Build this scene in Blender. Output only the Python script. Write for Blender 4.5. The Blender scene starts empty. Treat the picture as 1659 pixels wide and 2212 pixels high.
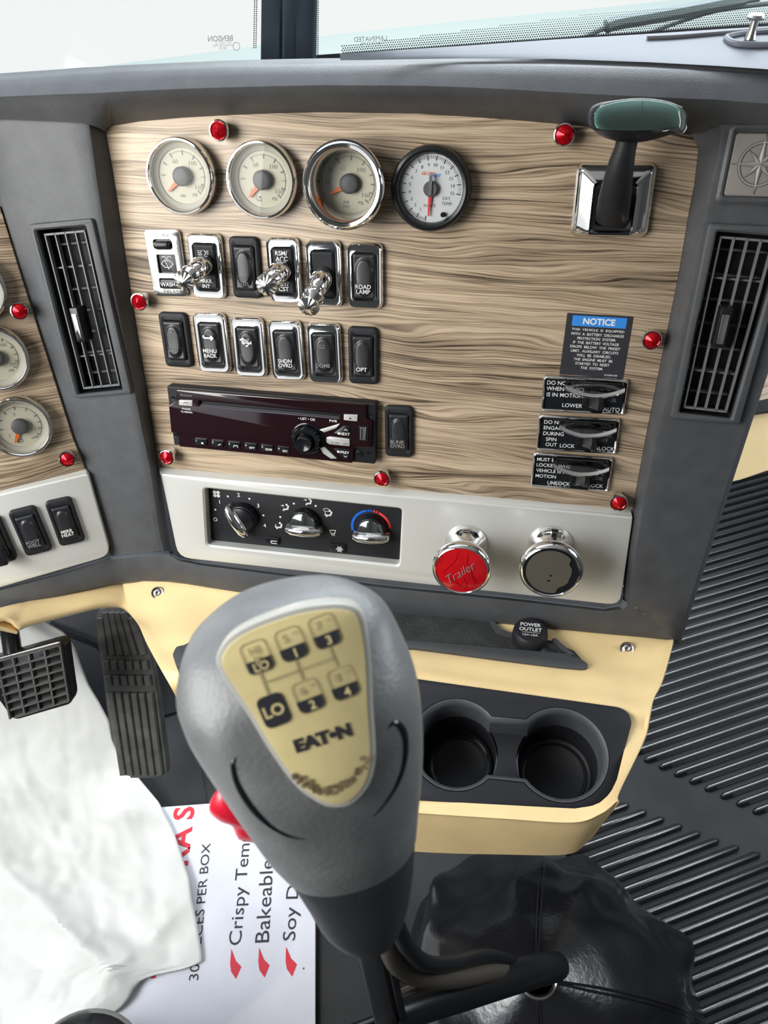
import bpy, bmesh, math, random
from mathutils import Vector, Matrix, noise
from mathutils.geometry import tessellate_polygon
from mathutils.bvhtree import BVHTree
random.seed(4)
S = bpy.context.scene
COL = S.collection
pi = math.pi; cos = math.cos; sin = math.sin; rad = math.radians

# ------------------------------------------------------------------ camera
# measured from the photograph: focal length 1600 px, centre panel seen from upper right
FPX, CXP, CYP, CAMH = 1600.0, 829.5, 1106.0, 0.95
def _n(v): return Vector(v).normalized()
_ex = _n((10330, 1256, -1600)); _in = Vector((351, -850, 1600))
_in = (_in - _ex*_in.dot(_ex)).normalized(); _nn = -_in; _ey = _nn.cross(_ex)
_th = rad(18); _up = _ey*cos(_th) + _nn*sin(_th); _fw = _up.cross(_ex)
_X = _ex*cos(rad(29)) + _fw*sin(rad(29)); _Y = _up.cross(_X)
RW = Matrix((_X, _Y, _up))                       # camera axes (right, down, forward) -> world
CAM = Vector((0, 0, CAMH))
cd = bpy.data.cameras.new('camera'); cam = bpy.data.objects.new('camera', cd); COL.objects.link(cam)
r_ = RW @ Vector((1, 0, 0)); u_ = RW @ Vector((0, -1, 0)); b_ = RW @ Vector((0, 0, -1))
cam.matrix_world = Matrix(((r_.x, u_.x, b_.x, 0), (r_.y, u_.y, b_.y, 0), (r_.z, u_.z, b_.z, CAMH), (0, 0, 0, 1)))
cd.sensor_fit = 'VERTICAL'; cd.sensor_height = 36; cd.lens = FPX/2212*36; cd.clip_start = 0.01; cd.clip_end = 60
cd.dof.use_dof = True; cd.dof.focus_distance = 0.64; cd.dof.aperture_fstop = 15
S.camera = cam

# ------------------------------------------------------------------ light
w = bpy.data.worlds.new('daylight'); S.world = w; w.use_nodes = True
bg = w.node_tree.nodes['Background']; bg.inputs[1].default_value = 1.0
_tc = w.node_tree.nodes.new('ShaderNodeTexCoord'); _sx = w.node_tree.nodes.new('ShaderNodeSeparateXYZ'); _cr = w.node_tree.nodes.new('ShaderNodeValToRGB')
w.node_tree.links.new(_tc.outputs['Generated'], _sx.inputs[0]); w.node_tree.links.new(_sx.outputs[2], _cr.inputs[0]); w.node_tree.links.new(_cr.outputs[0], bg.inputs[0])
_cr.color_ramp.elements[0].position = 0.0; _cr.color_ramp.elements[0].color = (0.95, 0.96, 0.955, 1)      # hazy bright overcast, brighter overhead
_cr.color_ramp.elements[1].position = 0.75; _cr.color_ramp.elements[1].color = (2.2, 2.5, 2.9, 1)
def area(name, loc, target, sx, sy, power, col):
    l = bpy.data.lights.new(name, 'AREA'); l.shape = 'RECTANGLE'; l.size = sx; l.size_y = sy; l.energy = power; l.color = col
    o = bpy.data.objects.new(name, l); COL.objects.link(o); o.location = loc
    o.rotation_euler = (Vector(target) - Vector(loc)).to_track_quat('-Z', 'Y').to_euler(); return o
area('driver_window_daylight', (-0.82, 0.25, 1.06), (0.25, 0.60, 0.98), 0.75, 0.65, 17, (1.0, 0.985, 0.95))
area('windscreen_daylight', (0.85, 1.42, 1.50), (0.50, 0.35, 0.15), 1.5, 0.6, 36, (0.90, 0.96, 1.0))
area('passenger_window_daylight', (1.28, 0.15, 1.05), (0.2, 0.4, 0.6), 0.8, 0.5, 9, (0.92, 0.97, 1.0))
sl = bpy.data.lights.new('sun', 'SUN'); sl.energy = 0.45; sl.angle = rad(2.5); sl.color = (1.0, 0.95, 0.86)
so = bpy.data.objects.new('sun', sl); COL.objects.link(so)
so.rotation_euler = Vector((0.62, 0.42, -0.75)).to_track_quat('-Z', 'Y').to_euler()
S.view_settings.view_transform = 'Standard'; S.view_settings.look = 'None'
S.view_settings.exposure = 0.0; S.view_settings.gamma = 1.0; S.view_settings.use_curve_mapping = False
S.cycles.max_bounces = 8; S.cycles.transparent_max_bounces = 12; S.cycles.caustics_reflective = False; S.cycles.caustics_refractive = False

# ------------------------------------------------------------------ geometry helpers
def ray(x, y): return RW @ Vector(((x-CXP)/FPX, (y-CYP)/FPX, 1))
def W(x, y, z): return CAM + ray(x, y)*z          # world point seen at a photo pixel, z metres along the lens axis
class Frame:
    """a working plane: origin o, in-plane axes X (right) and Y (up), normal N"""
    def __init__(s, o, X, Y, N): s.o, s.X, s.Y, s.N = o, X.normalized(), Y.normalized(), N.normalized()
    def uvw(s, p): d = p - s.o; return Vector((d.dot(s.X), d.dot(s.Y), d.dot(s.N)))
    def hit(s, x, y, w=0.0):
        d = ray(x, y); return CAM + d*(((s.o + s.N*w) - CAM).dot(s.N)/d.dot(s.N))
    def px(s, x, y, w=0.0): return s.uvw(s.hit(x, y, w))
    def mat(s, c=(0, 0, 0), rot=0.0):
        o = s.o + s.X*c[0] + s.Y*c[1] + s.N*c[2]
        m = Matrix(((s.X.x, s.Y.x, s.N.x, o.x), (s.X.y, s.Y.y, s.N.y, o.y), (s.X.z, s.Y.z, s.N.z, o.z), (0, 0, 0, 1)))
        return m @ Matrix.Rotation(rot, 4, 'Z')
    def sub(s, c, rot=0.0):
        X = s.X*cos(rot) + s.Y*sin(rot); Y = s.Y*cos(rot) - s.X*sin(rot)
        return Frame(s.o + s.X*c[0] + s.Y*c[1] + s.N*c[2], X, Y, s.N)
    def W(s, u, v, w=0): return s.o + s.X*u + s.Y*v + s.N*w
def frame3(o, xp, yp):
    X = (xp-o).normalized(); Y = (yp-o); Y = (Y - X*Y.dot(X)).normalized(); return Frame(o, X, Y, X.cross(Y))
PX, PN = RW @ _ex, RW @ _nn
P = Frame(W(850, 700, 0.62), PX, PN.cross(PX), PN)                  # centre panel
_A = P.hit(0, 447, .015); _B = P.hit(187, 1012, .015)
_qx = Vector((1, 0, 0)); _qn = _qx.cross(_A-_B).normalized()
Q = Frame(_A, _qx, _qn.cross(_qx), _qn)                             # driver side panel
FL = Frame(Vector((0, 0, 0)), Vector((1, 0, 0)), Vector((0, 1, 0)), Vector((0, 0, 1)))

def rrect(w, h, r, n=5, z=0.0, cx=0.0, cy=0.0):
    r = max(min(r, w/2-1e-5, h/2-1e-5), 1e-5); out = []
    for k, (sx, sy) in enumerate(((1, 1), (-1, 1), (-1, -1), (1, -1))):
        for i in range(n+1):
            a = (k + i/n)*pi/2; out.append(Vector((cx+sx*(w/2-r)+r*cos(a), cy+sy*(h/2-r)+r*sin(a), z)))
    return out
def circle(r, n, z=0.0, cx=0.0, cy=0.0, ph=0.0): return [Vector((cx+r*cos(ph+2*pi*i/n), cy+r*sin(ph+2*pi*i/n), z)) for i in range(n)]
def smooth_closed(pts, sub=4):
    n = len(pts); out = []
    for i in range(n):
        p0, p1, p2, p3 = pts[i-1], pts[i], pts[(i+1) % n], pts[(i+2) % n]
        for k in range(sub):
            t = k/sub; out.append(.5*((2*p1)+(p2-p0)*t+(2*p0-5*p1+4*p2-p3)*t*t+(3*p1-p0-3*p2+p3)*t**3))
    return out
def smooth_open(pts, sub=4):
    q = [2*pts[0]-pts[1]]+list(pts)+[2*pts[-1]-pts[-2]]; out = []
    for i in range(1, len(q)-2):
        p0, p1, p2, p3 = q[i-1:i+3]
        for k in range(sub):
            t = k/sub; out.append(.5*((2*p1)+(p2-p0)*t+(2*p0-5*p1+4*p2-p3)*t*t+(3*p1-p0-3*p2+p3)*t**3))
    out.append(Vector(pts[-1])); return out
def inset(poly, d):
    """offset a closed 2-D polygon (counter-clockwise) inwards"""
    n = len(poly); out = []
    for i in range(n):
        a, b, c = poly[i-1], poly[i], poly[(i+1) % n]
        e1 = (b-a).to_2d().normalized(); e2 = (c-b).to_2d().normalized()
        n1 = Vector((-e1.y, e1.x)); n2 = Vector((-e2.y, e2.x)); m = n1+n2
        if m.length < 1e-6: m = n1
        m.normalize(); k = d/max(.35, m.dot(n1)); out.append(Vector((b.x+m.x*k, b.y+m.y*k, b.z)))
    return out
def ccw(poly):
    a = sum(poly[i-1].x*poly[i].y-poly[i].x*poly[i-1].y for i in range(len(poly)))
    return list(poly) if a > 0 else list(reversed(poly))
def roundpoly(pts, r, n=4):
    """round the corners of a 2-D polygon; r a number or one per corner"""
    out = []; m = len(pts)
    for i in range(m):
        a, b, c = pts[i-1], pts[i], pts[(i+1) % m]; rr = r[i] if isinstance(r, (list, tuple)) else r
        d1, d2 = (a-b), (c-b); l = min(rr, d1.length*.45, d2.length*.45)
        if l < 1e-6: out.append(b.copy()); continue
        p, q = b+d1.normalized()*l, b+d2.normalized()*l
        for k in range(n+1):
            t = k/n; out.append(p*(1-t)**2 + b*2*t*(1-t) + q*t*t)
    return out

class MB:
    def __init__(s): s.v, s.f, s.m, s.sm = [], [], [], []
    def add(s, vs, fs, m=0, sm=True, M=None):
        o = len(s.v); s.v += [(M @ Vector(p)) if M else Vector(p) for p in vs]
        for f in fs: s.f.append([o+i for i in f]); s.m.append(m); s.sm.append(sm)
        return s
    def loft(s, loops, m=0, cap0=True, cap1=True, sm=True, M=None, closed=True):
        n = len(loops[0]); vs = [p for l in loops for p in l]; fs = []
        for j in range(len(loops)-1):
            for i in range(n if closed else n-1):
                k = (i+1) % n; fs.append((j*n+i, j*n+k, (j+1)*n+k, (j+1)*n+i))
        if cap0 and closed: fs.append(tuple(range(n-1, -1, -1)))
        if cap1 and closed: fs.append(tuple((len(loops)-1)*n+i for i in range(n)))
        return s.add(vs, fs, m, sm, M)
    def box(s, c, d, m=0, M=None, bev=0.0):
        return s.loft(rbox_loops(d[0], d[1], d[2], min(d[0], d[1])*.12 if not bev else bev, c), m, M=M, sm=False)
    def rbox(s, c, d, r, bev=.0006, m=0, M=None, n=4):
        """rounded slab standing on z=c.z, height d.z"""
        lo = [rrect(d[0], d[1], r, n, c[2], c[0], c[1]), rrect(d[0], d[1], r, n, c[2]+d[2]-bev, c[0], c[1]),
              rrect(d[0]-.6*bev, d[1]-.6*bev, r-.3*bev, n, c[2]+d[2]-.3*bev, c[0], c[1]), rrect(d[0]-2*bev, d[1]-2*bev, max(r-bev, 1e-5), n, c[2]+d[2], c[0], c[1])]
        return s.loft(lo, m, M=M)
    def lathe(s, prof, n=40, m=0, M=None, sm=True, cap0=False, cap1=False):
        return s.loft([circle(r, n, z) for r, z in prof], m, cap0, cap1, sm, M)
    def tube(s, pts, r, n=10, m=0, caps=True, sm=True):
        pts = [Vector(p) for p in pts]; loops = []; up = None
        for i, p in enumerate(pts):
            t = (pts[min(i+1, len(pts)-1)]-pts[max(i-1, 0)]).normalized()
            if up is None: up = t.orthogonal().normalized()
            a = (up - t*up.dot(t)).normalized(); up = a; b = t.cross(a); rr = r[i] if isinstance(r, (list, tuple)) else r
            loops.append([p+a*(rr*cos(2*pi*k/n))+b*(rr*sin(2*pi*k/n)) for k in range(n)])
        return s.loft(loops, m, caps, caps, sm)
    def prism(s, poly, z0, z1, bev=0.0, m=0, M=None, holes=(), sm=False):
        """extruded polygon (list of Vectors, xy used); holes keep their own walls"""
        poly = ccw([Vector((p.x, p.y, 0)) for p in poly]); holes = [list(reversed(ccw([Vector((p.x, p.y, 0)) for p in h]))) for h in holes]
        def at(l, z): return [Vector((p.x, p.y, z)) for p in l]
        top = inset(poly, bev) if bev else poly
        lo = [at(poly, z0), at(poly, z1-bev)]
        if bev: lo += [at(inset(poly, bev*.3), z1-bev*.3), at(top, z1)]
        s.loft(lo, m, False, False, bool(bev), M)
        loops = [top]
        for h in holes:
            th = inset(h, bev) if bev else h; loops.append(th)
            s.loft([at(h, z0), at(h, z1-bev), at(th, z1)] if bev else [at(h, z0), at(h, z1)], m, False, False, False, M)
        flat = [p for l in loops for p in l]
        tris = tessellate_polygon([at(l, 0) for l in loops])
        s.add(at(flat, z1), [t if (flat[t[1]]-flat[t[0]]).cross(flat[t[2]]-flat[t[0]]).z > 0 else t[::-1] for t in tris], m, False, M)
        base = [poly]+holes; fb = [p for l in base for p in l]
        tb = tessellate_polygon([at(l, 0) for l in base])
        s.add(at(fb, z0), [t if (fb[t[1]]-fb[t[0]]).cross(fb[t[2]]-fb[t[0]]).z < 0 else t[::-1] for t in tb], m, False, M)
        return s
    def grid(s, rows, m=0, sm=True, M=None):
        n = len(rows[0]); vs = [p for r in rows for p in r]
        return s.add(vs, [(j*n+i, j*n+i+1, (j+1)*n+i+1, (j+1)*n+i) for j in range(len(rows)-1) for i in range(n-1)], m, sm, M)
    def text(s, t, x, y, h, z=0.0, w=None, rot=0.0, m=0, bold=0.0, shear=0.0, align='C', M=None, sp=1.0, flip=False):
        """printed lettering: cap height h, optional total width w, centred (or left / right aligned) on x"""
        key = (t, bold, shear, sp)
        if key not in TXT:
            c = bpy.data.curves.new('lettering_source', 'FONT'); c.body = t; c.resolution_u = 3; c.offset = bold; c.shear = shear; c.space_character = sp
            o = bpy.data.objects.new('lettering_source', c); me = bpy.data.meshes.new_from_object(o)
            vs = [v.co.copy() for v in me.vertices]; fs = [tuple(p.vertices) for p in me.polygons]
            bpy.data.objects.remove(o); bpy.data.meshes.remove(me); bpy.data.curves.remove(c); TXT[key] = (vs, fs)
        vs, fs = TXT[key]
        if not vs: return s
        x0, x1 = min(v.x for v in vs), max(v.x for v in vs)
        y0, y1 = min(v.y for v in vs), max(v.y for v in vs)
        if any(ch in 'gjpqy,' for ch in t) or not any(ch.isalnum() for ch in t): y0, y1 = 0, .729
        k = h/(y1-y0) if y1-y0 > .3 else h/.729; kx = (w/(x1-x0)) if w else k
        ox = {'C': (x0+x1)/2, 'L': x0, 'R': x1}[align]; oy = (y0+y1)/2; out = []
        for v in vs:
            a, b = (v.x-ox)*kx*(-1 if flip else 1), (v.y-oy)*k
            out.append(Vector((x+a*cos(rot)-b*sin(rot), y+a*sin(rot)+b*cos(rot), z)))
        return s.add(out, [f[::-1] for f in fs] if flip else fs, m, False, M)
    def build(s, name, mats, parent=None, M=None, recalc=True, sharp=38):
        me = bpy.data.meshes.new(name); me.from_pydata([tuple(p) for p in s.v], [], s.f)
        if not isinstance(mats, (list, tuple)): mats = [mats]
        for k in mats: me.materials.append(k)
        for p, mi, sm in zip(me.polygons, s.m, s.sm): p.material_index = mi; p.use_smooth = sm
        if recalc:
            b = bmesh.new(); b.from_mesh(me); bmesh.ops.remove_doubles(b, verts=b.verts, dist=1e-6); bmesh.ops.recalc_face_normals(b, faces=b.faces); b.to_mesh(me); b.free()
        me.set_sharp_from_angle(angle=rad(sharp))
        o = bpy.data.objects.new(name, me); COL.objects.link(o)
        if parent: o.parent = parent
        if M is not None: o.matrix_local = M
        return o
def cut_open(o, quad, wmin, M=None):
    """cut a convex opening (points in the mesh's local xy, or in the frame M^-1) through a panel mesh"""
    b = bmesh.new(); b.from_mesh(o.data)
    if M: b.transform(M)
    q = ccw([V(p.x, p.y) for p in quad])
    for i in range(len(q)):
        p, r = q[i-1], q[i]; d = r-p
        bmesh.ops.bisect_plane(b, geom=b.verts[:]+b.edges[:]+b.faces[:], plane_co=p, plane_no=V(-d.y, d.x), dist=1e-6)
    dead = []
    for f in b.faces:
        c = f.calc_center_median()
        if c.z > wmin and all((r-p).cross(V(c.x, c.y)-p).z > -1e-9 for p, r in zip([q[-1]]+q[:-1], q)): dead.append(f)
    bmesh.ops.delete(b, geom=dead, context='FACES')
    if M: b.transform(M.inverted())
    b.to_mesh(o.data); b.free()
TXT = {}
def rbox_loops(w, d, h, r, c):
    return [rrect(w, d, r, 2, c[2]-h/2, c[0], c[1]), rrect(w, d, r, 2, c[2]+h/2, c[0], c[1])]
def tag(o, label, cat, group=None, kind=None):
    o['label'] = label; o['category'] = cat
    if group: o['group'] = group
    if kind: o['kind'] = kind
    return o
def thing(name, label, cat, M, group=None):
    o = bpy.data.objects.new(name, None); COL.objects.link(o); o.empty_display_size = .01; o.matrix_world = M
    return tag(o, label, cat, group)
def struct(o): o['kind'] = 'structure'; return o
def V(x, y, z=0.0): return Vector((x, y, z))

# ------------------------------------------------------------------ materials
MATS = {}
def mat(name, col, rough=.5, metal=0.0, spec=.5, bump=0.0, bscale=800, var=0.0, vscale=30, coat=0.0, emit=None, trans=0.0, ior=1.45, sheen=0):
    m = bpy.data.materials.new(name); m.use_nodes = True; nt = m.node_tree; b = nt.nodes['Principled BSDF']
    b.inputs['Base Color'].default_value = (*col, 1); b.inputs['Roughness'].default_value = rough; b.inputs['Metallic'].default_value = metal
    b.inputs['Specular IOR Level'].default_value = spec; b.inputs['Coat Weight'].default_value = coat; b.inputs['Coat Roughness'].default_value = .08
    b.inputs['Transmission Weight'].default_value = trans; b.inputs['IOR'].default_value = ior
    tc = nt.nodes.new('ShaderNodeTexCoord')
    if bump:
        t = nt.nodes.new('ShaderNodeTexNoise'); t.inputs['Scale'].default_value = bscale; t.inputs['Detail'].default_value = 2
        bp = nt.nodes.new('ShaderNodeBump'); bp.inputs['Strength'].default_value = bump; bp.inputs['Distance'].default_value = .001
        nt.links.new(tc.outputs['Object'], t.inputs['Vector']); nt.links.new(t.outputs[0], bp.inputs['Height']); nt.links.new(bp.outputs[0], b.inputs['Normal'])
    if var:
        t = nt.nodes.new('ShaderNodeTexNoise'); t.inputs['Scale'].default_value = vscale; t.inputs['Detail'].default_value = 5
        r = nt.nodes.new('ShaderNodeMapRange'); r.inputs[1].default_value = .3; r.inputs[2].default_value = .7; r.inputs[3].default_value = 1-var; r.inputs[4].default_value = 1+var
        mx = nt.nodes.new('ShaderNodeMix'); mx.data_type = 'RGBA'; mx.blend_type = 'MULTIPLY'; mx.inputs[0].default_value = 1; mx.inputs[6].default_value = (*col, 1)
        nt.links.new(tc.outputs['Object'], t.inputs['Vector']); nt.links.new(t.outputs[0], r.inputs[0]); nt.links.new(r.outputs[0], mx.inputs[7]); nt.links.new(mx.outputs[2], b.inputs['Base Color'])
    if emit: b.inputs['Emission Color'].default_value = (*col, 1); b.inputs['Emission Strength'].default_value = emit
    MATS[name] = m; return m
def wood_mat(name, light, mid_c, dark, sx=1.0):
    m = bpy.data.materials.new(name); m.use_nodes = True; nt = m.node_tree; b = nt.nodes['Principled BSDF']; L = nt.links.new; N = nt.nodes.new
    tc = N('ShaderNodeTexCoord')
    def noi(src, sc, d=4, r=.55):
        k = N('ShaderNodeMapping'); k.inputs['Scale'].default_value = sc; L(src, k.inputs['Vector'])
        t = N('ShaderNodeTexNoise'); t.inputs['Scale'].default_value = 1; t.inputs['Detail'].default_value = d; t.inputs['Roughness'].default_value = r
        L(k.outputs[0], t.inputs['Vector']); return t.outputs[0]
    def M(op, a, c):
        k = N('ShaderNodeMath'); k.operation = op
        for i, q in enumerate((a, c)):
            if isinstance(q, (int, float)): k.inputs[i].default_value = q
            else: L(q, k.inputs[i])
        return k.outputs[0]
    src = tc.outputs['Object']
    add = N('ShaderNodeVectorMath'); add.operation = 'MULTIPLY_ADD'          # slow drift of the grain across the panel
    cmb = N('ShaderNodeCombineXYZ'); L(noi(src, (5*sx, 24, 1), 2, .4), cmb.inputs[1]); L(cmb.outputs[0], add.inputs[0]); add.inputs[1].default_value = (0, .040, 0); L(src, add.inputs[2])
    g = add.outputs[0]
    sp = N('ShaderNodeSeparateXYZ'); L(g, sp.inputs[0])
    ln = M('POWER', M('ABSOLUTE', M('SINE', M('ADD', M('MULTIPLY', sp.outputs[1], 1150), M('MULTIPLY', noi(g, (6*sx, 140, 1), 3), 9)), 0), 0), 9.0)   # thin dark growth lines
    tone = noi(g, (2.6*sx, 120, 1), 4, .6); streak = noi(g, (10*sx, 700, 1), 3, .65); hair = noi(src, (24*sx, 2400, 1), 2, .6); patch = noi(src, (4*sx, 14, 1), 2)
    t = M('ADD', M('MULTIPLY', tone, .80), M('MULTIPLY', streak, .62)); t = M('ADD', t, M('MULTIPLY', hair, .30)); t = M('ADD', t, M('MULTIPLY', patch, .35))
    t = M('ADD', t, M('MULTIPLY', M('MULTIPLY', ln, patch), .26))
    cr = N('ShaderNodeValToRGB'); e = cr.color_ramp.elements
    e[0].position = .38; e[0].color = (*light, 1); e[1].position = .74; e[1].color = (*dark, 1); k = e.new(.56); k.color = (*mid_c, 1)
    L(M('MULTIPLY', M('SUBTRACT', t, .55), 1.0), cr.inputs[0]); L(cr.outputs[0], b.inputs['Base Color'])
    b.inputs['Roughness'].default_value = .40; b.inputs['Specular IOR Level'].default_value = .5
    bp = N('ShaderNodeBump'); bp.inputs['Strength'].default_value = .10; bp.inputs['Distance'].default_value = .0004; L(streak, bp.inputs['Height']); L(bp.outputs[0], b.inputs['Normal'])
    return m
def thin_glass(name, tint=(1, 1, 1), refl=1.0):
    m = bpy.data.materials.new(name); m.use_nodes = True; nt = m.node_tree; nt.nodes.clear(); N = nt.nodes.new; L = nt.links.new
    o = N('ShaderNodeOutputMaterial'); t = N('ShaderNodeBsdfTransparent'); t.inputs[0].default_value = (*tint, 1)
    g = N('ShaderNodeBsdfGlossy'); g.inputs['Roughness'].default_value = .03; f = N('ShaderNodeFresnel'); f.inputs[0].default_value = 1.45
    k = N('ShaderNodeMath'); k.operation = 'MULTIPLY'; k.inputs[1].default_value = refl; mx = N('ShaderNodeMixShader')
    L(f.outputs[0], k.inputs[0]); L(k.outputs[0], mx.inputs[0]); L(t.outputs[0], mx.inputs[1]); L(g.outputs[0], mx.inputs[2]); L(mx.outputs[0], o.inputs[0]); return m
CHAR = mat('charcoal_plastic', (.068, .070, .074), .46, spec=.5, bump=.25, bscale=1400, var=.12, vscale=60)
WOOD = wood_mat('zebrano_woodgrain', (.575, .445, .310), (.315, .232, .152), (.052, .035, .023))
ALU = mat('satin_silver_paint', (.66, .66, .62), .38, metal=.25, bump=.03, bscale=2500)
CHROME = mat('chrome', (.80, .80, .79), .07, metal=1.0)
CHROME2 = mat('worn_chrome', (.72, .72, .70), .16, metal=1.0, bump=.05, bscale=300)
BLK = mat('black_plastic', (.010, .0105, .012), .28, spec=.4)
RKR = mat('satin_black_rocker', (.016, .0165, .018), .34, spec=.6)
LOUV = mat('louvre_grey', (.15, .158, .155), .45)
BLKM = mat('matte_black_plastic', (.013, .0135, .016), .5, spec=.35, bump=.15, bscale=1500)
GLOSSB = mat('gloss_black', (.010, .011, .013), .12)
MAROON = mat('dark_maroon_gloss', (.014, .004, .006), .10, coat=.5)
WHITE = mat('white_print', (.75, .75, .73), .5)
DIM = mat('faded_print', (.20, .20, .20), .5)
GREYP = mat('grey_print', (.24, .24, .225), .5)
CREAM = mat('cream_dial', (.60, .565, .43), .5)
CREAMR = mat('cream_dial_ring', (.50, .475, .39), .45)
DIALW = mat('white_dial', (.72, .74, .74), .45)
ORANGE = mat('orange_needle', (.85, .17, .03), .4)
REDN = mat('red_needle', (.75, .04, .05), .4)
DKGREY = mat('dark_grey_plastic', (.10, .10, .105), .5)
MIDGREY = mat('mid_grey_plastic', (.19, .195, .20), .45)
JEWEL = mat('red_jewel', (.55, .004, .012), .10, metal=.55, spec=.6)
REDP = mat('red_plastic', (.62, .012, .035), .28, coat=.3)
TAN = mat('tan_plastic', (.80, .595, .30), .42, bump=.12, bscale=420, var=.05, vscale=25)
RUB = mat('black_rubber', (.013, .0133, .0135), .22, spec=.9, bump=.12, bscale=900, var=.25, vscale=40)
RUBF = mat('matte_floor_rubber', (.020, .0205, .021), .62, spec=.3, bump=.5, bscale=700, var=.3, vscale=12)
RUBD = mat('dusty_rubber', (.075, .073, .067), .55, bump=.25, bscale=700, var=.3, vscale=60)
LEATH = mat('black_leather', (.008, .008, .009), .22, bump=.25, bscale=200, spec=.8)
PAPER = mat('white_paper', (.70, .70, .665), .55, bump=.35, bscale=70, var=.05, vscale=14)
BOX = mat('white_cardboard', (.70, .70, .76), .5, var=.05, vscale=18)
KRAFT = mat('brown_cardboard_edge', (.36, .26, .16), .8)
INK = mat('black_ink', (.025, .025, .03), .5)
REDINK = mat('red_ink', (.62, .03, .05), .5)
BLUE = mat('blue_print', (.03, .23, .66), .5)
BLUE2 = mat('strong_blue_print', (.01, .13, .62), .4)
RED2 = mat('bright_red_print', (.78, .05, .045), .4)
GOLD = mat('yellowed_label', (.62, .52, .26), .3, var=.08, vscale=60, coat=.4)
GOLDW = mat('label_rim', (.42, .41, .37), .3, coat=.2)
FADED = mat('faded_label_print', (.40, .335, .18), .4)
SKIRT = mat('black_grip_skirt', (.035, .036, .039), .42, bump=.15, bscale=500)
KNOBR = mat('grey_black_rubber_grip', (.15, .154, .156), .40, bump=.2, bscale=500, var=.25, vscale=35)
GREENT = mat('dark_green_plastic', (.075, .19, .15), .45)
PLAQ = mat('taupe_plaque', (.20, .185, .165), .5)
PLAQL = mat('plaque_relief', (.27, .255, .235), .42)
STEEL = mat('steel', (.45, .43, .40), .3, metal=1.0)
HOSE = mat('grey_brown_hose', (.06, .05, .04), .5)
WIPG = mat('weathered_grey_rubber', (.16, .19, .19), .6)
FRAMEB = mat('window_rubber', (.035, .05, .07), .6)
HOODM = mat('pale_hood_paint', (.205, .228, .205), .4)
DASHT = mat('dash_top_plastic', (.115, .128, .15), .55, bump=.1, bscale=1200)
HEADL = mat('grey_headliner', (.30, .30, .30), .9)
TRIMG = mat('dark_trim_and_gap', (.10, .10, .10), .8)
GLASS = thin_glass('windscreen_glass', (.97, .985, .98), .12)
LENS = thin_glass('gauge_lens', (.95, .95, .95), .45)
CLEAR = thin_glass('clear_film', (.90, .95, .93), 1.6)
GUARD = thin_glass('clear_guard', (.86, .86, .86), 2.0)
BRONZE = mat('brushed_bronze', (.23, .21, .165), .35, metal=.7)

# ================================================================== SETTING
def slab(name, x0, x1, y0, y1, z0, z1, m):
    b = MB(); lo = [[V(x0, y0, z), V(x1, y0, z), V(x1, y1, z), V(x0, y1, z)] for z in (z0, z1)]
    b.loft(lo, sm=False); return struct(b.build(name, m))
slab('floor', -.86, 1.36, -.95, 1.45, -.04, 0.0, RUBF)
slab('ceiling', -.90, 1.40, -.99, .62, 1.62, 1.66, HEADL)
slab('wall_back', -.90, 1.40, -.99, -.95, -.04, 1.62, TRIMG)
def wall_with_opening(name, x0, x1, y0, y1, oy0, oy1, oz0, oz1):
    b = MB()
    for (a, c, d, e) in ((y0, oy0, -.04, 1.62), (oy1, y1, -.04, 1.62), (oy0, oy1, -.04, oz0), (oy0, oy1, oz1, 1.62)):
        b.loft([[V(x0, a, z), V(x1, a, z), V(x1, c, z), V(x0, c, z)] for z in (d, e)], sm=False)
    return struct(b.build(name, TRIMG))
wall_with_opening('wall_left', -.90, -.86, -.95, 1.45, -.42, .62, .50, 1.45)
wall_with_opening('wall_right', 1.36, 1.40, -.95, 1.45, -.30, .60, .80, 1.40)
b = MB(); b.loft([[V(-.86, 1.28, z), V(1.36, 1.28, z), V(1.36, 1.32, z), V(-.86, 1.32, z)] for z in (0, .40)], sm=False)
struct(b.build('wall_front', BLKM))

# ------------------------------------------------------------------ windscreen
TOPZ = P.hit(1100, 133, .02).z                                     # level of the dash top
TOP = Frame(V(0, 0, TOPZ), V(1, 0, 0), V(0, 1, 0), V(0, 0, 1))
def glass(name, a, c, lean, h):
    up = (V(0, 0, 1)*cos(lean) - ((c-a).cross(V(0, 0, 1))).normalized()*(-sin(lean)))
    n = (c-a).cross(up).normalized()
    bb = MB(); q = [a, c, c+up*h, a+up*h]; bb.loft([q, [p+n*.004 for p in q]], sm=False); o = struct(bb.build(name, GLASS)); return Frame(a, (c-a), up, n)
gl = [W(-140, 168, .86), W(566, 128, .80), W(674, 128, .80), W(1760, 60, .80)]
g1 = glass('window_1', gl[0], gl[1], rad(-28), .75)
g2 = glass('window_2', gl[2], gl[3], rad(-28), .75)
# the divider between the two panes: ribbed rubber strip
def strip_pts(z): return None
bb = MB(); xs = [(563, 0), (566, .006), (585, .010), (606, .012), (610, .006), (618, .013), (634, .013), (640, .007), (660, .011), (672, .008), (677, 0)]
rows = []
for yy in (140, 90, 30, -60, -200):
    rows.append([W(x - (yy-140)*.012, yy, .775+(140-yy)*-.00045) - (RW @ V(0, 0, 1))*d for x, d in xs])
back = [[p + (RW @ V(0, 0, 1))*.03 for p in r] for r in rows]
bb.loft([r + b_[::-1] for r, b_ in zip(rows, back)], sm=True)
tag(bb.build('windscreen_divider', FRAMEB), 'dark blue-grey ribbed upright strip between the two windscreen panes', 'window divider')
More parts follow.
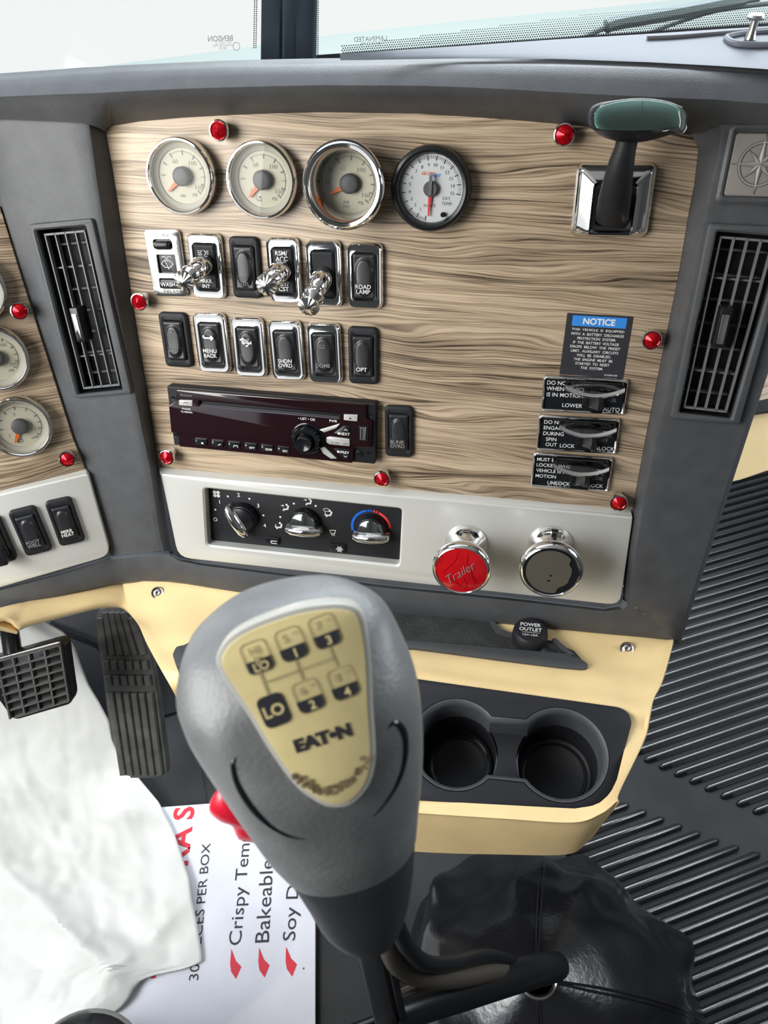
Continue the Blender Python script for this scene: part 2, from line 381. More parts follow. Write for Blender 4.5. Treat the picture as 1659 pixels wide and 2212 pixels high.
# maker's marks seen from behind, and the dotted border of the right pane
def etched(fr, x, y): return fr.px(x, y, -.0008)
bb = MB()
c = etched(g1, 480, 106); bb.text('BENSON', c.x, c.y, .0055, -.0008, m=0, bold=.02, flip=True)
for i, (t, yy) in enumerate((('AS-1 DOT 22', 115), ('LAMINATED M54', 121), ('43R 00', 127))):
    c = etched(g1, 487, yy); bb.text(t, c.x, c.y, .0022, -.0008, m=0, flip=True)
c = etched(g1, 515, 124); bb.lathe([(.0035, 0), (.0042, 0)], 20, M=Matrix.Translation((c.x, c.y, -.0008)))
for j in range(34):
    for q in range(2):
        p = etched(g1, 557-4.5*q, 128-j*4.5); bb.add([V(p.x+.0008*cos(k*pi/3), p.y+.0008*sin(k*pi/3), -.0009) for k in range(6)], [tuple(range(6))], 1, False)
struct(bb.build('trim_1', [GREYP, BLKM], M=g1.mat()))
bb = MB(); c = etched(g2, 800, 85); bb.text('LAMINATED', c.x, c.y, .0045, -.0008, flip=True); c = etched(g2, 800, 95); bb.text('DOT 22 M6', c.x, c.y, .003, -.0008, flip=True)
for i in range(200):
    x = 740+i*5; f = min(1, .35+.65*i/110)
    for j in range(11):
        if j > 10*f+.5: continue
        p = etched(g2, x+2.5*(j % 2), 128-(x-674)*68/1086); r = .00095*(1-j*.05)
        bb.add([V(p.x+r*cos(k*pi/3), p.y+.002+j*.0021+r*sin(k*pi/3), -.0009) for k in range(6)], [tuple(range(6))], 1, False)
for j in range(34):
    for q in range(2):
        p = etched(g2, 682+4.5*q, 126-j*4.5); bb.add([V(p.x+.0008*cos(k*pi/3), p.y+.0008*sin(k*pi/3), -.0009) for k in range(6)], [tuple(range(6))], 1, False)
struct(bb.build('trim_2', [GREYP, BLKM], M=g2.mat()))
bb = MB(); a = g2.px(640, 131); c = g2.px(1760, 62)
bb.loft([[V(a.x-.01, a.y-.02, z), V(c.x, c.y-.02, z), V(c.x, c.y+.003, z), V(a.x-.01, a.y+.003, z)] for z in (-.012, .004)], sm=False)
struct(bb.build('trim_3', BLKM, M=g2.mat()))

# hood and wipers outside
HZ = CAMH - .42
HF = Frame(V(0, 0, HZ), V(1, 0, 0), V(0, 1, 0), V(0, 0, 1))
edge = [(120, 156), (350, 126), (560, 98), (680, 79), (1000, 45), (1350, 11), (1700, -28)]
rows = [[HF.hit(x, y) + V(0, 0, d) for x, y in edge] for d in (-.30, -.06, -.015, 0)]
far = rows[-1]
rows += [[p + V(.25*t*.3, -t, .03*t) for p in far] for t in (.03, .12, .3, .5)]
bb = MB(); bb.grid(rows); tag(bb.build('truck_hood', HOODM), 'pale blue-green engine hood outside beyond the windscreen', 'hood')
def wiper(pts, z, r, label):
    bb = MB(); q = smooth_open([W(x, y, z) for x, y in pts], 6); bb.tube(q, r, 8)
    return tag(bb.build('windscreen_wiper', WIPG), label, 'wiper', 'wiper arms outside the windscreen')
wiper([(1235, 95), (1262, 80), (1300, 62), (1332, 50), (1400, 38), (1467, 26), (1560, 8), (1640, -5)], 1.0, [.004]*14+[.009]*26+[.005]*3, 'thicker grey wiper arm outside the right windscreen pane, reaching higher')
wiper([(1395, 74), (1430, 60), (1480, 42), (1540, 24), (1600, 14), (1700, 2)], 1.02, .0035, 'thin grey wiper arm lying below the thicker one outside the right windscreen pane')

# ================================================================== DASHBOARD SHELL
DB = thing('dashboard', 'charcoal plastic dashboard shell framing the woodgrain panels under the windscreen', 'dashboard', P.mat())
def pl(x, y, w): return P.px(x, y, w)                                # pixel -> panel coordinates at height w
bb = MB()
# left column between the two woodgrain panels: groove | face | inner wall
rows = []
for l, r, wd in (((-66, 240), (190, 240), (226, 262)), ((-62, 255), (196, 262), (229, 284)), ((-20, 384), (212, 380), (247, 386)), ((0, 447), (221, 440), (256, 446)), ((48, 600), (245, 598), (279, 602)),
                 ((112, 800), (286, 800), (311, 804)), ((156, 940), (313, 940), (334, 944)), ((187, 1015), (328, 1010), (344, 1012)),
                 ((212, 1105), (342, 1110), (358, 1112)), ((228, 1165), (350, 1160), (366, 1166)), ((238, 1200), (358, 1190), (374, 1192))):
    wl = .016
    L0 = pl(*l, .002); L1 = pl(l[0]+2, l[1], wl-.003); L2 = pl(l[0]+9, l[1], wl); R1 = pl(r[0]-14, r[1], .0185); R2 = pl(r[0]-4, r[1], .017); R3 = pl(r[0], r[1], .014)
    rows.append([L0, L1, L2, L2.lerp(R1, .5), R1, R2, R3, pl(*wd, .000), pl(wd[0], wd[1], -.012)])
bb.grid(rows)
# bottom bar
def qp(x, y, w): return P.uvw(Q.hit(x, y, w))
st = [(qp, (-70, 1290), (-70, 1346)), (qp, (0, 1268), (0, 1325)), (qp, (120, 1238), (120, 1293)), (None, (240, 1200), (240, 1263)), (pl, (300, 1192), (310, 1257)), (pl, (366, 1190), (362, 1257)),
      (pl, (384, 1203), (405, 1262)), (pl, (430, 1213), (450, 1270)), (pl, (600, 1234), (600, 1294)), (pl, (850, 1263), (850, 1327)), (pl, (1100, 1288), (1100, 1352)), (pl, (1305, 1312), (1310, 1372)), (pl, (1338, 1306), (1400, 1381)), (pl, (1345, 1290), (1470, 1390))]
rows = []
for fn, t, q in st:
    r = []
    for (x, y), ww in (((t[0], t[1]-16), -.014), ((t[0], t[1]+1), -.009), ((t[0], t[1]+5), .006), ((t[0]+(q[0]-t[0])*.12, t[1]+(q[1]-t[1])*.14), .010), ((t[0]+(q[0]-t[0])*.5, t[1]+(q[1]-t[1])*.5), .0115), ((t[0]+(q[0]-t[0])*.93, t[1]+(q[1]-t[1])*.93), .011), (q, .007), ((q[0], q[1]+2), -.004), ((q[0], q[1]-4), -.06)):
        r.append((pl(x, y, ww) + qp(x, y, ww))/2 if fn is None else fn(x, y, ww))
    rows.append(r)
bb.grid(rows)
# right column: wall | ridge | face | outer edge
rows = []
for wd, rg, ou in (((1486, 288), (1556, 258), (1836, 262)), ((1497, 297), (1557, 285), (1828, 285)), ((1508, 325), (1552, 330), (1813, 330)), ((1500, 400), (1535, 400), (1790, 400)), ((1490, 450), (1524, 450), (1775, 450)), ((1465, 600), (1497, 600), (1726, 600)),
                   ((1424, 800), (1452, 800), (1661, 800)), ((1394, 950), (1417, 950), (1612, 950)), ((1366, 1100), (1387, 1105), (1563, 1100)), ((1352, 1200), (1372, 1200), (1531, 1200)),
                   ((1345, 1290), (1366, 1290), (1502, 1290)), ((1345, 1300), (1366, 1310), (1488, 1335))):
    ln = math.hypot(ou[0]-rg[0], ou[1]-rg[1])
    rows.append([pl(wd[0], wd[1], -.012), pl(*wd, .0), pl(rg[0]-5, rg[1], .015), pl(rg[0], rg[1], .0185), pl(rg[0]+8, rg[1], .019), pl((rg[0]+ou[0])/2, (rg[1]+ou[1])/2, .018),
                 pl(ou[0]-10, ou[1], .017), pl(ou[0]-2, ou[1], .013), pl(ou[0], ou[1], .006), pl(ou[0]-4, ou[1]-3, -.05), pl(ou[0]-30, ou[1]-6, -.16)])
rows.append([pl(1345+125*s, 1290+100*s, w_) for s, w_ in ((.15, -.002), (.15, .0085), (.17, .0098), (.2, .0104), (.25, .0108), (.55, .0115), (.9, .011), (.97, .009), (1, .007), (1, -.05), (.9, -.16))])
bb.grid(rows)
# brow over the panels and the dash top behind it
rows = []
for u in (-.42, -.25, -.11):
    prof = [(.015, -.014), (.016, .001), (.028, .024), (.040, .030), (.047, .0315), (.062, .026), (.078, .020), (.083, .014), (.086, .004)]
    r = [P.uvw(Q.W(u, v, w_)) for v, w_ in prof]; wpt = Q.W(u, .086, .004)
    rows.append(r + [P.uvw(wpt + V(0, 1, 0)*d + V(0, 0, z)) for d, z in ((.007, .0004), (.03, -.05))])
for (bx, by, bw), bt, ft in (((-90, 258, .02), 222, 176), ((-62, 256, .02), 219, 172), ((0, 255, .02), 213, 165), ((120, 260, .02), 208, 157), ((186, 264, .02), 206, 152), ((216, 275, .012), 205, 151), ((229, 284, .0), 204, 150), ((240, 270, 0), 203, 149), ((300, 260, 0), 200, 146), ((390, 252, 0), 196, 142), ((480, 247, 0), 193, 138),
                            ((590, 242, 0), 190, 135), ((700, 240, 0), 188, 133), ((900, 243, 0), 189, 131), ((1000, 249, 0), 192, 131), ((1100, 256, 0), 197, 132), ((1270, 271, 0), 207, 136), ((1400, 280, 0), 213, 140), ((1486, 288, 0), 217, 143),
                            ((1510, 284, .010), 218, 145), ((1545, 268, .018), 219, 147), ((1580, 264, .02), 222, 149), ((1659, 268, .02), 228, 154), ((1836, 280, .02), 240, 168)):
    f = .05+.0*bx
    a = pl(bx, by+2.5, bw+.0008); mid = pl(bx, by*.35+bt*.65, .024+.2*bw); t0 = pl(bx, bt+3, .030); t1 = pl(bx, bt-4, .0315); fm = pl(bx, bt*.5+ft*.5, .026); f1 = pl(bx, ft+9, .020); f2 = pl(bx, ft+3, .014); f3 = pl(bx, ft, .004)
    wpt = P.W(f3.x, f3.y, f3.z)
    bk = [P.uvw(wpt + V(.0, 1, 0)*d + V(0, 0, z)) for d, z in ((.007, .0004), (.03, -.05))]
    rows.append([pl(bx, by, bw-.014), a, mid, t0, t1, fm, f1, f2, f3] + bk)
bb.grid(rows)
SHELL = bb.build('shell', CHAR, DB)
# dash top: light grey deck running up to the glass on the passenger side
bb = MB(); rows = []
for x, y0, y1 in ((735, 131, 130), (790, 130.5, 127), (860, 129, 122), (1000, 127, 113), (1200, 128, 99), (1400, 135, 87), (1550, 143, 77), (1700, 153, 68), (1840, 164, 60)):
    rows.append([P.uvw(TOP.hit(x, y0+(y1-y0)*t) + V(0, 0, z)) for t, z in ((0, .0002), (.08, .0010), (.3, .0018), (.6, .003), (1, .004))])
bb.grid(rows); bb.build('dash_top', DASHT, DB)
bb = MB(); cc = [(1566, 96), (1600, 88), (1659, 84), (1720, 84), (1720, 106), (1659, 112), (1610, 112), (1580, 108)]
q = smooth_closed([P.uvw(TOP.hit(x, y)+V(0, 0, .0042)) for x, y in cc], 4); bb.tube(q+[q[0]], .0022, 8); bb.build('deck_moulding', DASHT, DB)
bb = MB(); q = [P.uvw(TOP.hit(x, y)+V(0, 0, .0044)) for x, y in ((1395, 98), (1460, 95), (1560, 87), (1650, 80), (1740, 76))]; bb.tube(smooth_open(q, 4), .0016, 8); bb.build('defrost_seam', DKGREY, DB)
ps = TOP.hit(1616, 98); M_ = Matrix.Translation(ps+V(0, 0, .004)); bb = MB(); bb.lathe([(.004, 0), (.003, .003), (.0025, .006), (.0025, .011), (.0055, .0115), (.006, .013), (.005, .0145), (.0, .015)], 18)
t = tag(bb.build('deck_stud', STEEL, M=M_), 'small metal stud standing on the light grey dash top near the glass', 'stud')

# ------------------------------------------------------------------ woodgrain panels
def frame_pl(pts, w=0.0, fr=P): return [V(*fr.px(x, y, w)[:2]) for x, y in pts]
out = frame_pl([(345, 1016), (334, 944), (311, 804), (279, 602), (256, 446), (243, 360), (229, 290), (231, 274), (245, 267), (350, 256), (480, 247), (590, 242), (700, 240), (900, 243), (1000, 249), (1100, 256), (1270, 271), (1400, 282), (1488, 291), (1503, 300), (1509, 322), (1500, 400), (1490, 450), (1465, 600), (1424, 800), (1394, 950), (1365, 1108)])
bb = MB(); bb.prism(out, -.004, .0005, .0006)
wp = tag(bb.build('woodgrain_panel', WOOD, M=P.mat()), 'large striped woodgrain trim panel behind the round gauges and radio', 'trim panel')
out = [Q.px(x, y)[:2] for x, y in ((0, 446), (47, 600), (111, 800), (155, 940), (186, 1018))]
out = [V(*p) for p in out] + [V(Q.px(-200, 1112)[0], -.2437), V(-.25, .02)]
bb = MB(); bb.prism(out, -.004, .0005, .0006)
tag(bb.build('woodgrain_panel', WOOD, M=Q.mat()), 'striped woodgrain trim panel of the driver side at the left picture edge', 'trim panel')
# silver switch panels
HV = (440, 1055), (868, 1100), (862, 1222), (447, 1178)
def silver(fr, pts, rr, holes, label, top_pts):
    bb = MB(); o = roundpoly(frame_pl(pts, .009, fr), rr); h = [roundpoly(frame_pl(q, .009, fr), .004) for q in holes]
    bb.prism(o, -.006, .009, .0018, holes=h)
    return tag(bb.build('silver_panel', ALU, M=fr.mat()), label, 'trim panel')
silver(P, [(346, 1023), (1368, 1116), (1340, 1309), (384, 1205)], [.003, .004, .012, .014], [HV], 'long satin silver panel under the woodgrain, holding heater controls and two chrome pull knobs', None)
bb = MB(); q0 = [P.px(x, y, .0005) for x, y in ((345, 1010), (700, 1041), (1030, 1071), (1362, 1101))]; q1 = [P.px(x, y, .0089) for x, y in ((347, 1026), (700, 1057), (1030, 1087), (1366, 1119))]
bb.grid([q0, [a.lerp(b_, .5)+V(0, 0, .0016) for a, b_ in zip(q0, q1)], q1]); o = bb.build('top_lip', ALU, bpy.data.objects['silver_panel'])
silver(Q, [(-220, 1120), (190, 1022), (240, 1200), (-220, 1334)], [.003, .003, .012, .01], [], 'satin silver switch panel below the driver side woodgrain at left', None)
q0 = [Q.px(x, y, .0005) for x, y in ((-200, 1110), (186, 1014))]; q1 = [Q.px(x, y, .0088) for x, y in ((-200, 1118), (188, 1026))]
bb = MB(); bb.grid([q0, [a.lerp(b_, .5)+V(0, 0, .0012) for a, b_ in zip(q0, q1)], q1]); bb.build('top_lip', ALU, bpy.data.objects['silver_panel.001'])

# ================================================================== GAUGES
def gauge(fr, c, rot, label, kind='plain', nums=(), needle=225, unit='PSI', ring=None, R=.0285, h=.011, face=.004, icon=True, group=None):
    T = thing('pressure_gauge' if kind != 'pyro' else 'temperature_gauge', label, 'gauge', fr.mat((c.x, c.y, 0), rot), group)
    bb = MB()
    if kind == 'visor': bb.lathe([(.0270, 0), (.0275, .016), (.0300, .0195), (.0312, .0225), (.0315, .0265), (.0305, .0292), (.0285, .0305), (.0262, .0300), (.0248, .0275), (.0232, .018), (.0225, .010)], 56)
    elif kind == 'pyro': bb.lathe([(.0300, 0), (.0303, .008), (.0300, .0125), (.0288, .0148), (.0268, .0155), (.0252, .0148), (.0242, .0125), (.0238, .008)], 56)
    else: bb.lathe([(R, 0), (R+.0003, h*.7), (R, h), (R-.0010, h+.0016), (R-.0022, h+.0018), (R-.0032, h+.0008), (R-.0036, h-.001), (R-.0038, h-.003)], 56)
    bb.build('bezel', BLK if kind == 'pyro' else CHROME, T)
    fz = .0085 if kind == 'pyro' else face; dr = .0205 if kind != 'visor' else .0215
    bb = MB()
    if kind == 'pyro': bb.lathe([(.0, fz), (.0239, fz)], 48)
    else: bb.lathe([(.0, fz), (dr, fz)], 48); bb.lathe([(dr, fz), (dr+.0003, fz+.0012), (R-.0042, fz+.003), (R-.0034, h-.002)], 48, 1)
    bb.build('dial', [DIALW if kind == 'pyro' else CREAM, CREAMR], T)
    bb = MB(); z = fz+.00025
    def tick(a, r0, r1, wd, m=0):
        d = V(cos(rad(a)), sin(rad(a))); n = V(-d.y, d.x)*wd/2
        bb.add([d*r0-n+V(0, 0, z), d*r1-n+V(0, 0, z), d*r1+n+V(0, 0, z), d*r0+n+V(0, 0, z)], [(0, 1, 2, 3)], m, False)
    def arc(a0, a1, r0, r1, m=0, n=24):
        for i in range(n):
            A, B_ = rad(a0+(a1-a0)*i/n), rad(a0+(a1-a0)*(i+1)/n)
            bb.add([V(r0*cos(A), r0*sin(A), z), V(r1*cos(A), r1*sin(A), z), V(r1*cos(B_), r1*sin(B_), z), V(r0*cos(B_), r0*sin(B_), z)], [(0, 1, 2, 3)], m, False)
    if kind == 'pyro':
        a0, a1 = 262, -12
        for i in range(76):
            a = a0+(a1-a0)*i/75*.985; big = i % 5 == 0
            tick(a, .0195 if big else .0206, .0228, .0007 if big else .00035, 0 if big else 1)
        for i in range(1, 16):
            a = rad(a0+(a1-a0)*i/15.2); bb.text(str(i), .0165*cos(a), .0165*sin(a), .0024, z, bold=.005, m=1)
        bb.text('EXT.', .0125, -.0062, .0023, z, m=1); bb.text('TEMP.', .0128, -.0098, .0023, z, m=1)
        bb.text("X100\u00b0F", -.0005, -.0118, .0023, z, m=1)
        bb.text('GLOW', -.0026, .0104, .0024, z, m=2, bold=.02, shear=.3); bb.text('SHIFT', .0026, .0092, .0024, z, m=3, bold=.02, shear=.3)
        bb.build('dial_markings', [INK, MIDGREY, ORANGE, BLUE], T)
        bb = MB(); bb.lathe([(.0, .0), (.0018, 0), (.0018, .003), (.0012, .0036), (0, .0036)], 16, M=Matrix.Translation((.0105, -.0175, fz))); bb.build('dial_button', BLK, T)
    else:
        arc(-38, 45, dr-.0028, dr-.0022, 0)
        arc(45, 125, dr-.0028, dr-.0024, 0)
        for a in (-42, -20, 0, 22, 55, 88, 122, 150, 180): tick(a, dr-.0052, dr-.0018, .0011, 0); tick(a, dr-.0047, dr-.0023, .0005, 1)
        for s, x, y in nums: bb.text(s, x, y, .0034, z, m=0, bold=.012); bb.text(s, x, y, .0034, z+.0001, m=1, bold=-.012)
        bb.text(unit, .0085, -.0135, .0024, z, m=0)
        if icon == 1:
            for x, y, ww, hh in ((-.0042, -.0148, .0048, .0005), (-.0068, -.0128, .0005, .0040), (-.0035, -.0128, .0022, .0018), (-.0052, -.0156, .0010, .0008), (-.0030, -.0156, .0010, .0008)):
                bb.add([V(x-ww/2, y-hh/2, z), V(x+ww/2, y-hh/2, z), V(x+ww/2, y+hh/2, z), V(x-ww/2, y+hh/2, z)], [(0, 1, 2, 3)], 0, False)
        elif icon == 2: bb.text('AIR', -.003, -.0135, .0022, z, m=0); bb.text('2ND', -.003, -.0165, .0020, z, m=0)
        else: bb.text('AIR', -.002, -.0145, .0022, z, m=0)
        bb.build('dial_markings', [GREYP, CREAM], T)
    a = rad(needle); d = V(cos(a), sin(a)); n = V(-d.y, d.x); nz_ = fz+.0016
    bb = MB(); L_ = .0192 if kind == 'pyro' else .0175
    pts = [d*.004+n*.0013, d*L_+n*.0004, d*L_-n*.0004, d*.004-n*.0013] if kind == 'pyro' else [d*.004+n*.0021, d*L_+n*.0007, d*L_-n*.0007, d*.004-n*.0021]
    bb.prism([V(p.x, p.y) for p in pts], nz_, nz_+.0009); bb.build('needle', REDN if kind == 'pyro' else ORANGE, T)
    bb = MB()
    if kind == 'pyro':
        bb.lathe([(.0055, fz+.0003), (.0055, fz+.0032), (.0048, fz+.0040), (0, fz+.0040)], 28)
        bb.prism([V(-.0012, -.004), V(.0012, -.004), V(.0012, .0095), V(-.0012, .0095)], fz+.0038, fz+.0052); bb.build('needle_hub', DKGREY, T)
    else: bb.lathe([(.0072, fz+.0004), (.0072, fz+.0048), (.0066, fz+.0057), (.0052, fz+.0062), (0, fz+.0064)], 32); bb.build('needle_hub', DKGREY, T)
    lz = {'pyro': .0125, 'visor': .0125}.get(kind, h-.0012); lr = {'pyro': .0241, 'visor': .0229}.get(kind, R-.0037)
    bb = MB(); bb.lathe([(0, lz+.0006), (lr*.6, lz+.0004), (lr, lz)], 40); bb.build('lens', LENS, T)
    return T
N3 = (('60', -.0062, .0105), ('100', .0085, .0098), ('160', .0125, -.0078), ('0', -.0105, -.0085))
GG = 'round gauges across the top of the woodgrain panel'
gauge(P, P.px(387, 382, .012), 0, 'leftmost of the four round gauges, cream dial and thin chrome ring, needle at lower left', nums=N3, needle=222, icon=0, group=GG)
gauge(P, P.px(562, 390, .012), 0, 'second cream gauge from the left, thin chrome ring, trailer icon beside its orange needle', nums=N3, needle=228, icon=1, group=GG)
gauge(P, P.px(739, 402, .030), 0, 'cream gauge sunk in a thick deep chrome visor ring, third from left', kind='visor', nums=N3, needle=208, icon=2, R=.0285, h=.013, group=GG)
gauge(P, P.px(929, 409, .014), 0, 'white-faced exhaust temperature gauge with black ring and red needle', kind='pyro', needle=268, group=GG)
QG = 'cream gauges stacked at the left picture edge'
gauge(Q, Q.px(-66, 628, .012), 0, 'cream gauge cut by the left picture edge, topmost of the stack', nums=N3, needle=230, group=QG)
gauge(Q, Q.px(-12, 777, .012), 0, 'cream gauge cut by the left picture edge, middle of the stack', nums=(('100', .0085, .0098), ('160', .0125, -.0078)), needle=230, group=QG)
gauge(Q, Q.px(41, 925, .012), 0, 'lowest cream gauge at left, black hub and orange needle, fully in view', nums=(('9', -.002, .0115), ('15', .0128, -.0062), ('3', -.0125, -.0075)), needle=238, unit='x100', group=QG)

# red jewel screws
def jewel(fr, x, y, label):
    c = fr.px(x, y, .0125); T = thing('jewel_screw', label, 'jewel', fr.mat((c.x, c.y, 0), random.random()*6), 'red jewel screws holding the woodgrain panels')
    bb = MB(); bb.lathe([(.0058, 0), (.0062, .004), (.0074, .0095), (.0078, .0118), (.0074, .0130), (.0066, .0132), (.0062, .0122)], 28); bb.build('chrome_cup', CHROME, T)
    bb = MB(); bb.loft([circle(.0064, 12, .0112), circle(.0062, 12, .0122), circle(.0003, 12, .0162)], cap1=True, cap0=True, sm=False); bb.build('jewel', JEWEL, T)
for x, y, s in ((472, 282, 'red jewel screw above the two leftmost round gauges'), (1219, 291, 'red jewel screw left of the green T-shaped handle'), (300, 652, 'red jewel screw left of the wiper control plate, on the woodgrain edge'),
                (1409, 735, 'red jewel screw right of the blue-headed notice sticker'), (360, 988, 'red jewel screw under the lower left corner of the radio'), (825, 1035, 'red jewel screw below the radio, just above the silver panel'),
                (1337, 1087, 'red jewel screw below the three guarded switches')): jewel(P, x, y, s)
jewel(Q, 42, 672, 'red jewel screw between cream gauges on the driver side woodgrain, upper one'); jewel(Q, 145, 992, 'red jewel screw beside the lowest cream gauge above the driver side silver panel')

# ================================================================== ROCKER SWITCHES
def quad_c(fr, q, wz):
    u = [fr.px(x, y, wz) for x, y in q]; c = sum(u, Vector())/4
    return c, ((u[1]-u[0]).length+(u[2]-u[3]).length)/2, ((u[0]-u[3]).length+(u[1]-u[2]).length)/2, math.atan2(u[1].y-u[0].y, u[1].x-u[0].x)
def rocker_mesh(wd, ht, z0, dish=True, tilt=0.0):
    bb = MB(); nx, ny = 25, 41; rows = []
    for j in range(ny):
        y = (j/(ny-1)-.5)*ht; r = []
        for i in range(nx):
            x = (i/(nx-1)-.5)*wd; e = max(abs(x)/(wd/2), 0); f = max(abs(y)/(ht/2), 0)
            z = z0+.0016+.0012*f*f + tilt*y
            z -= .0016*max(0, (e-.82)/.18)**2+.0018*max(0, (f-.9)/.1)**2
            if dish:
                d = (abs(x)/(wd*.40))**2.4+(abs(y)/(ht*.42))**2.4
                if d < 1: s_ = min(1, (1-d)/.45); z += .0022*s_*s_*(3-2*s_)+.0006*(1-d)-.0012*(y/(ht/2))*s_
            r.append(V(x, y, z))
        rows.append(r)
    bb.grid(rows)
    rim = [rows[0][i] for i in range(nx)]+[rows[j][-1] for j in range(1, ny)]+[rows[-1][i] for i in range(nx-2, -1, -1)]+[rows[j][0] for j in range(ny-2, 0, -1)]
    bb.loft([[V(p.x, p.y, 0) for p in rim], rim], cap0=False, cap1=False, sm=False); return bb
def switch(fr, q, label, chrome=True, text=(), group='rocker switches in rows on the woodgrain panel', lever=None, worn=(), textmat=None, base=0.0):
    c, wd, ht, rot = quad_c(fr, q, .005+base); T = thing('rocker_switch', label, 'switch', fr.mat((c.x, c.y, base), rot), group)
    iw, ih = (wd*.66, ht*.70) if chrome else (wd*.70, ht*.72)
    bb = MB(); r0 = .0055 if chrome else .0042
    if chrome: lo = [rrect(wd, ht, r0, 5, 0), rrect(wd, ht, r0, 5, .0035), rrect(wd-.0012, ht-.0012, r0, 5, .0056), rrect(wd-.0034, ht-.0034, r0-.0012, 5, .0066), rrect(iw+.0030, ih+.0040, .0042, 5, .0062), rrect(iw+.0012, ih+.0014, .0036, 5, .0066), rrect(iw, ih, .0032, 5, .0056), rrect(iw, ih, .0030, 5, .0)]
    else: lo = [rrect(wd, ht, r0, 5, 0), rrect(wd, ht, r0, 5, .0036), rrect(wd-.0010, ht-.0010, r0-.0004, 5, .0044), rrect(wd-.0030, ht-.0030, r0-.001, 5, .0048), rrect(iw+.0012, ih+.0012, .003, 5, .0046), rrect(iw, ih, .003, 5, .004), rrect(iw, ih, .003, 5, .0)]
    bb.loft(lo, cap0=False, cap1=False); bb.build('bezel', CHROME if chrome else BLKM, T)
    rw_, rh = iw-.0006, ih-.0006; z0 = .0050
    rk = rocker_mesh(rw_, rh, z0, dish=lever is None).build('rocker', RKR if lever is None else BLKM, T)
    zt = z0+.0062 if lever is None else z0+.0042
    if text:
        bb = MB()
        for s, x, y, h in text: bb.text(s, x*rw_, y*rh, h, zt, bold=.012)
        bb.build('lettering', textmat or WHITE, rk)
    if worn:
        bb = MB()
        for kind in worn:
            if kind == 'arrow':
                for (x0, y0, x1, y1) in ((-.0042, .0062, -.0042, .0085), (-.0042, .0062, .0030, .0062), (.0020, .0044, .0046, .0062), (.0020, .0080, .0046, .0062)):
                    d = (V(x1, y1)-V(x0, y0)).normalized()*.0; n = V(-(y1-y0), x1-x0).normalized()*.0007
                    bb.add([V(x0, y0, zt)-n, V(x1, y1, zt)-n, V(x1, y1, zt)+n, V(x0, y0, zt)+n], [(0, 1, 2, 3)], 0, False)
            if kind == 'flakes':
                for k in range(34):
                    a = random.gauss(0, .0023), random.gauss(.0068, .0013); rr = random.uniform(.0004, .0011); ph = random.random()*6
                    bb.add([V(a[0]+rr*(1+.6*random.random())*cos(ph+i*1.05), a[1]+rr*sin(ph+i*1.05), zt+.0001) for i in range(6)], [tuple(range(6))], 0, False)
            if kind == 'dome':
                for k in range(5):
                    a = rad(-90+(k-2)*28); x0, y0 = .0016*cos(a), .0090+.0016*sin(a); x1, y1 = .0034*cos(a), .0090+.0034*sin(a); n = V(-(y1-y0), x1-x0).normalized()*.0002
                    bb.add([V(x0, y0, zt)-n, V(x1, y1, zt)-n, V(x1, y1, zt)+n, V(x0, y0, zt)+n], [(0, 1, 2, 3)], 0, False)
                bb.add([V(-.0026, .0090, zt), V(.0026, .0090, zt), V(.0026, .0094, zt), V(-.0026, .0094, zt)], [(0, 1, 2, 3)], 0, False)
            if kind == 'lamps':
                for s in (-1, 1):
                    for i in range(3):
                        y = (i-1)*.0013+.0118; bb.add([V(s*.0048, y-.0002, zt), V(s*.0028, y-.0002, zt), V(s*.0028, y+.0002, zt), V(s*.0048, y+.0002, zt)], [(0, 1, 2, 3)], 0, False)
                    bb.loft([[V(s*(.0005+.0019*rr*sin(pi*k/12)), .0118+.0019*rr*cos(pi*k/12)-.0*0, zt) for k in range(13)] + [] for rr in (1, .78)], cap0=False, cap1=False, sm=False)
        bb.build('icon', WHITE if 'dome' not in worn else DIM, rk)
    if lever:
        p0 = fr.px(*lever[0], .010+base); p1 = fr.px(*lever[1], .046+base)
        q0 = Matrix.Rotation(-rot, 4, 'Z') @ (p0-Vector((c.x, c.y, base))); q1 = Matrix.Rotation(-rot, 4, 'Z') @ (p1-Vector((c.x, c.y, base)))
        ax = (q1-q0); L_ = ax.length; Mx = Matrix.Translation(q0) @ ax.to_track_quat('Z', 'Y').to_matrix().to_4x4()
        prof = [(.0072, -.004), (.0086, .0), (.0090, .004), (.0086, L_*.28), (.0068, L_*.42), (.0052, L_*.48), (.0060, L_*.52), (.0078, L_*.60), (.0083, L_*.66), (.0078, L_*.72), (.0050, L_*.79), (.0040, L_*.84), (.0048, L_*.90), (.0080, L_*.975), (.0087, L_*.985), (.0087, L_)]
        bb = MB(); bb.lathe(prof, 32, M=Mx); lv = bb.build('toggle_lever', CHROME, T)
        bb = MB(); bb.loft([circle(.0087, 28, L_), [V(p.x*.97, p.y*.97, L_+(.0004 if i % 2 else .0014)) for i, p in enumerate(circle(.0087, 28))], [V(p.x, p.y, L_+.0042) for p in circle(.0002, 28)]], M=Mx, sm=False); bb.build('faceted_tip', CHROME2, lv)
        bb = MB(); 
        for k in range(10):
            a = 2*pi*k/10; bb.lathe([(0, .0009), (.0011, .0007), (.0013, 0)], 8, M=Mx @ Matrix.Translation((.0080*cos(a), .0080*sin(a), L_*.66)) @ Matrix.Rotation(a, 4, 'Z') @ Matrix.Rotation(pi/2, 4, 'Y'))
        bb.build('beads', CHROME2, lv)
    return T
t = .0034
switch(P, [(405, 502), (479, 505), (486, 645), (414, 645)], 'chrome switch with toggle lever, lamp icon and marker interrupt lettering', text=[('MRKR', 0, -.30, .0030), ('INT', 0, -.42, .0030)], lever=((440, 572), (398, 607)), worn=('lamps',))
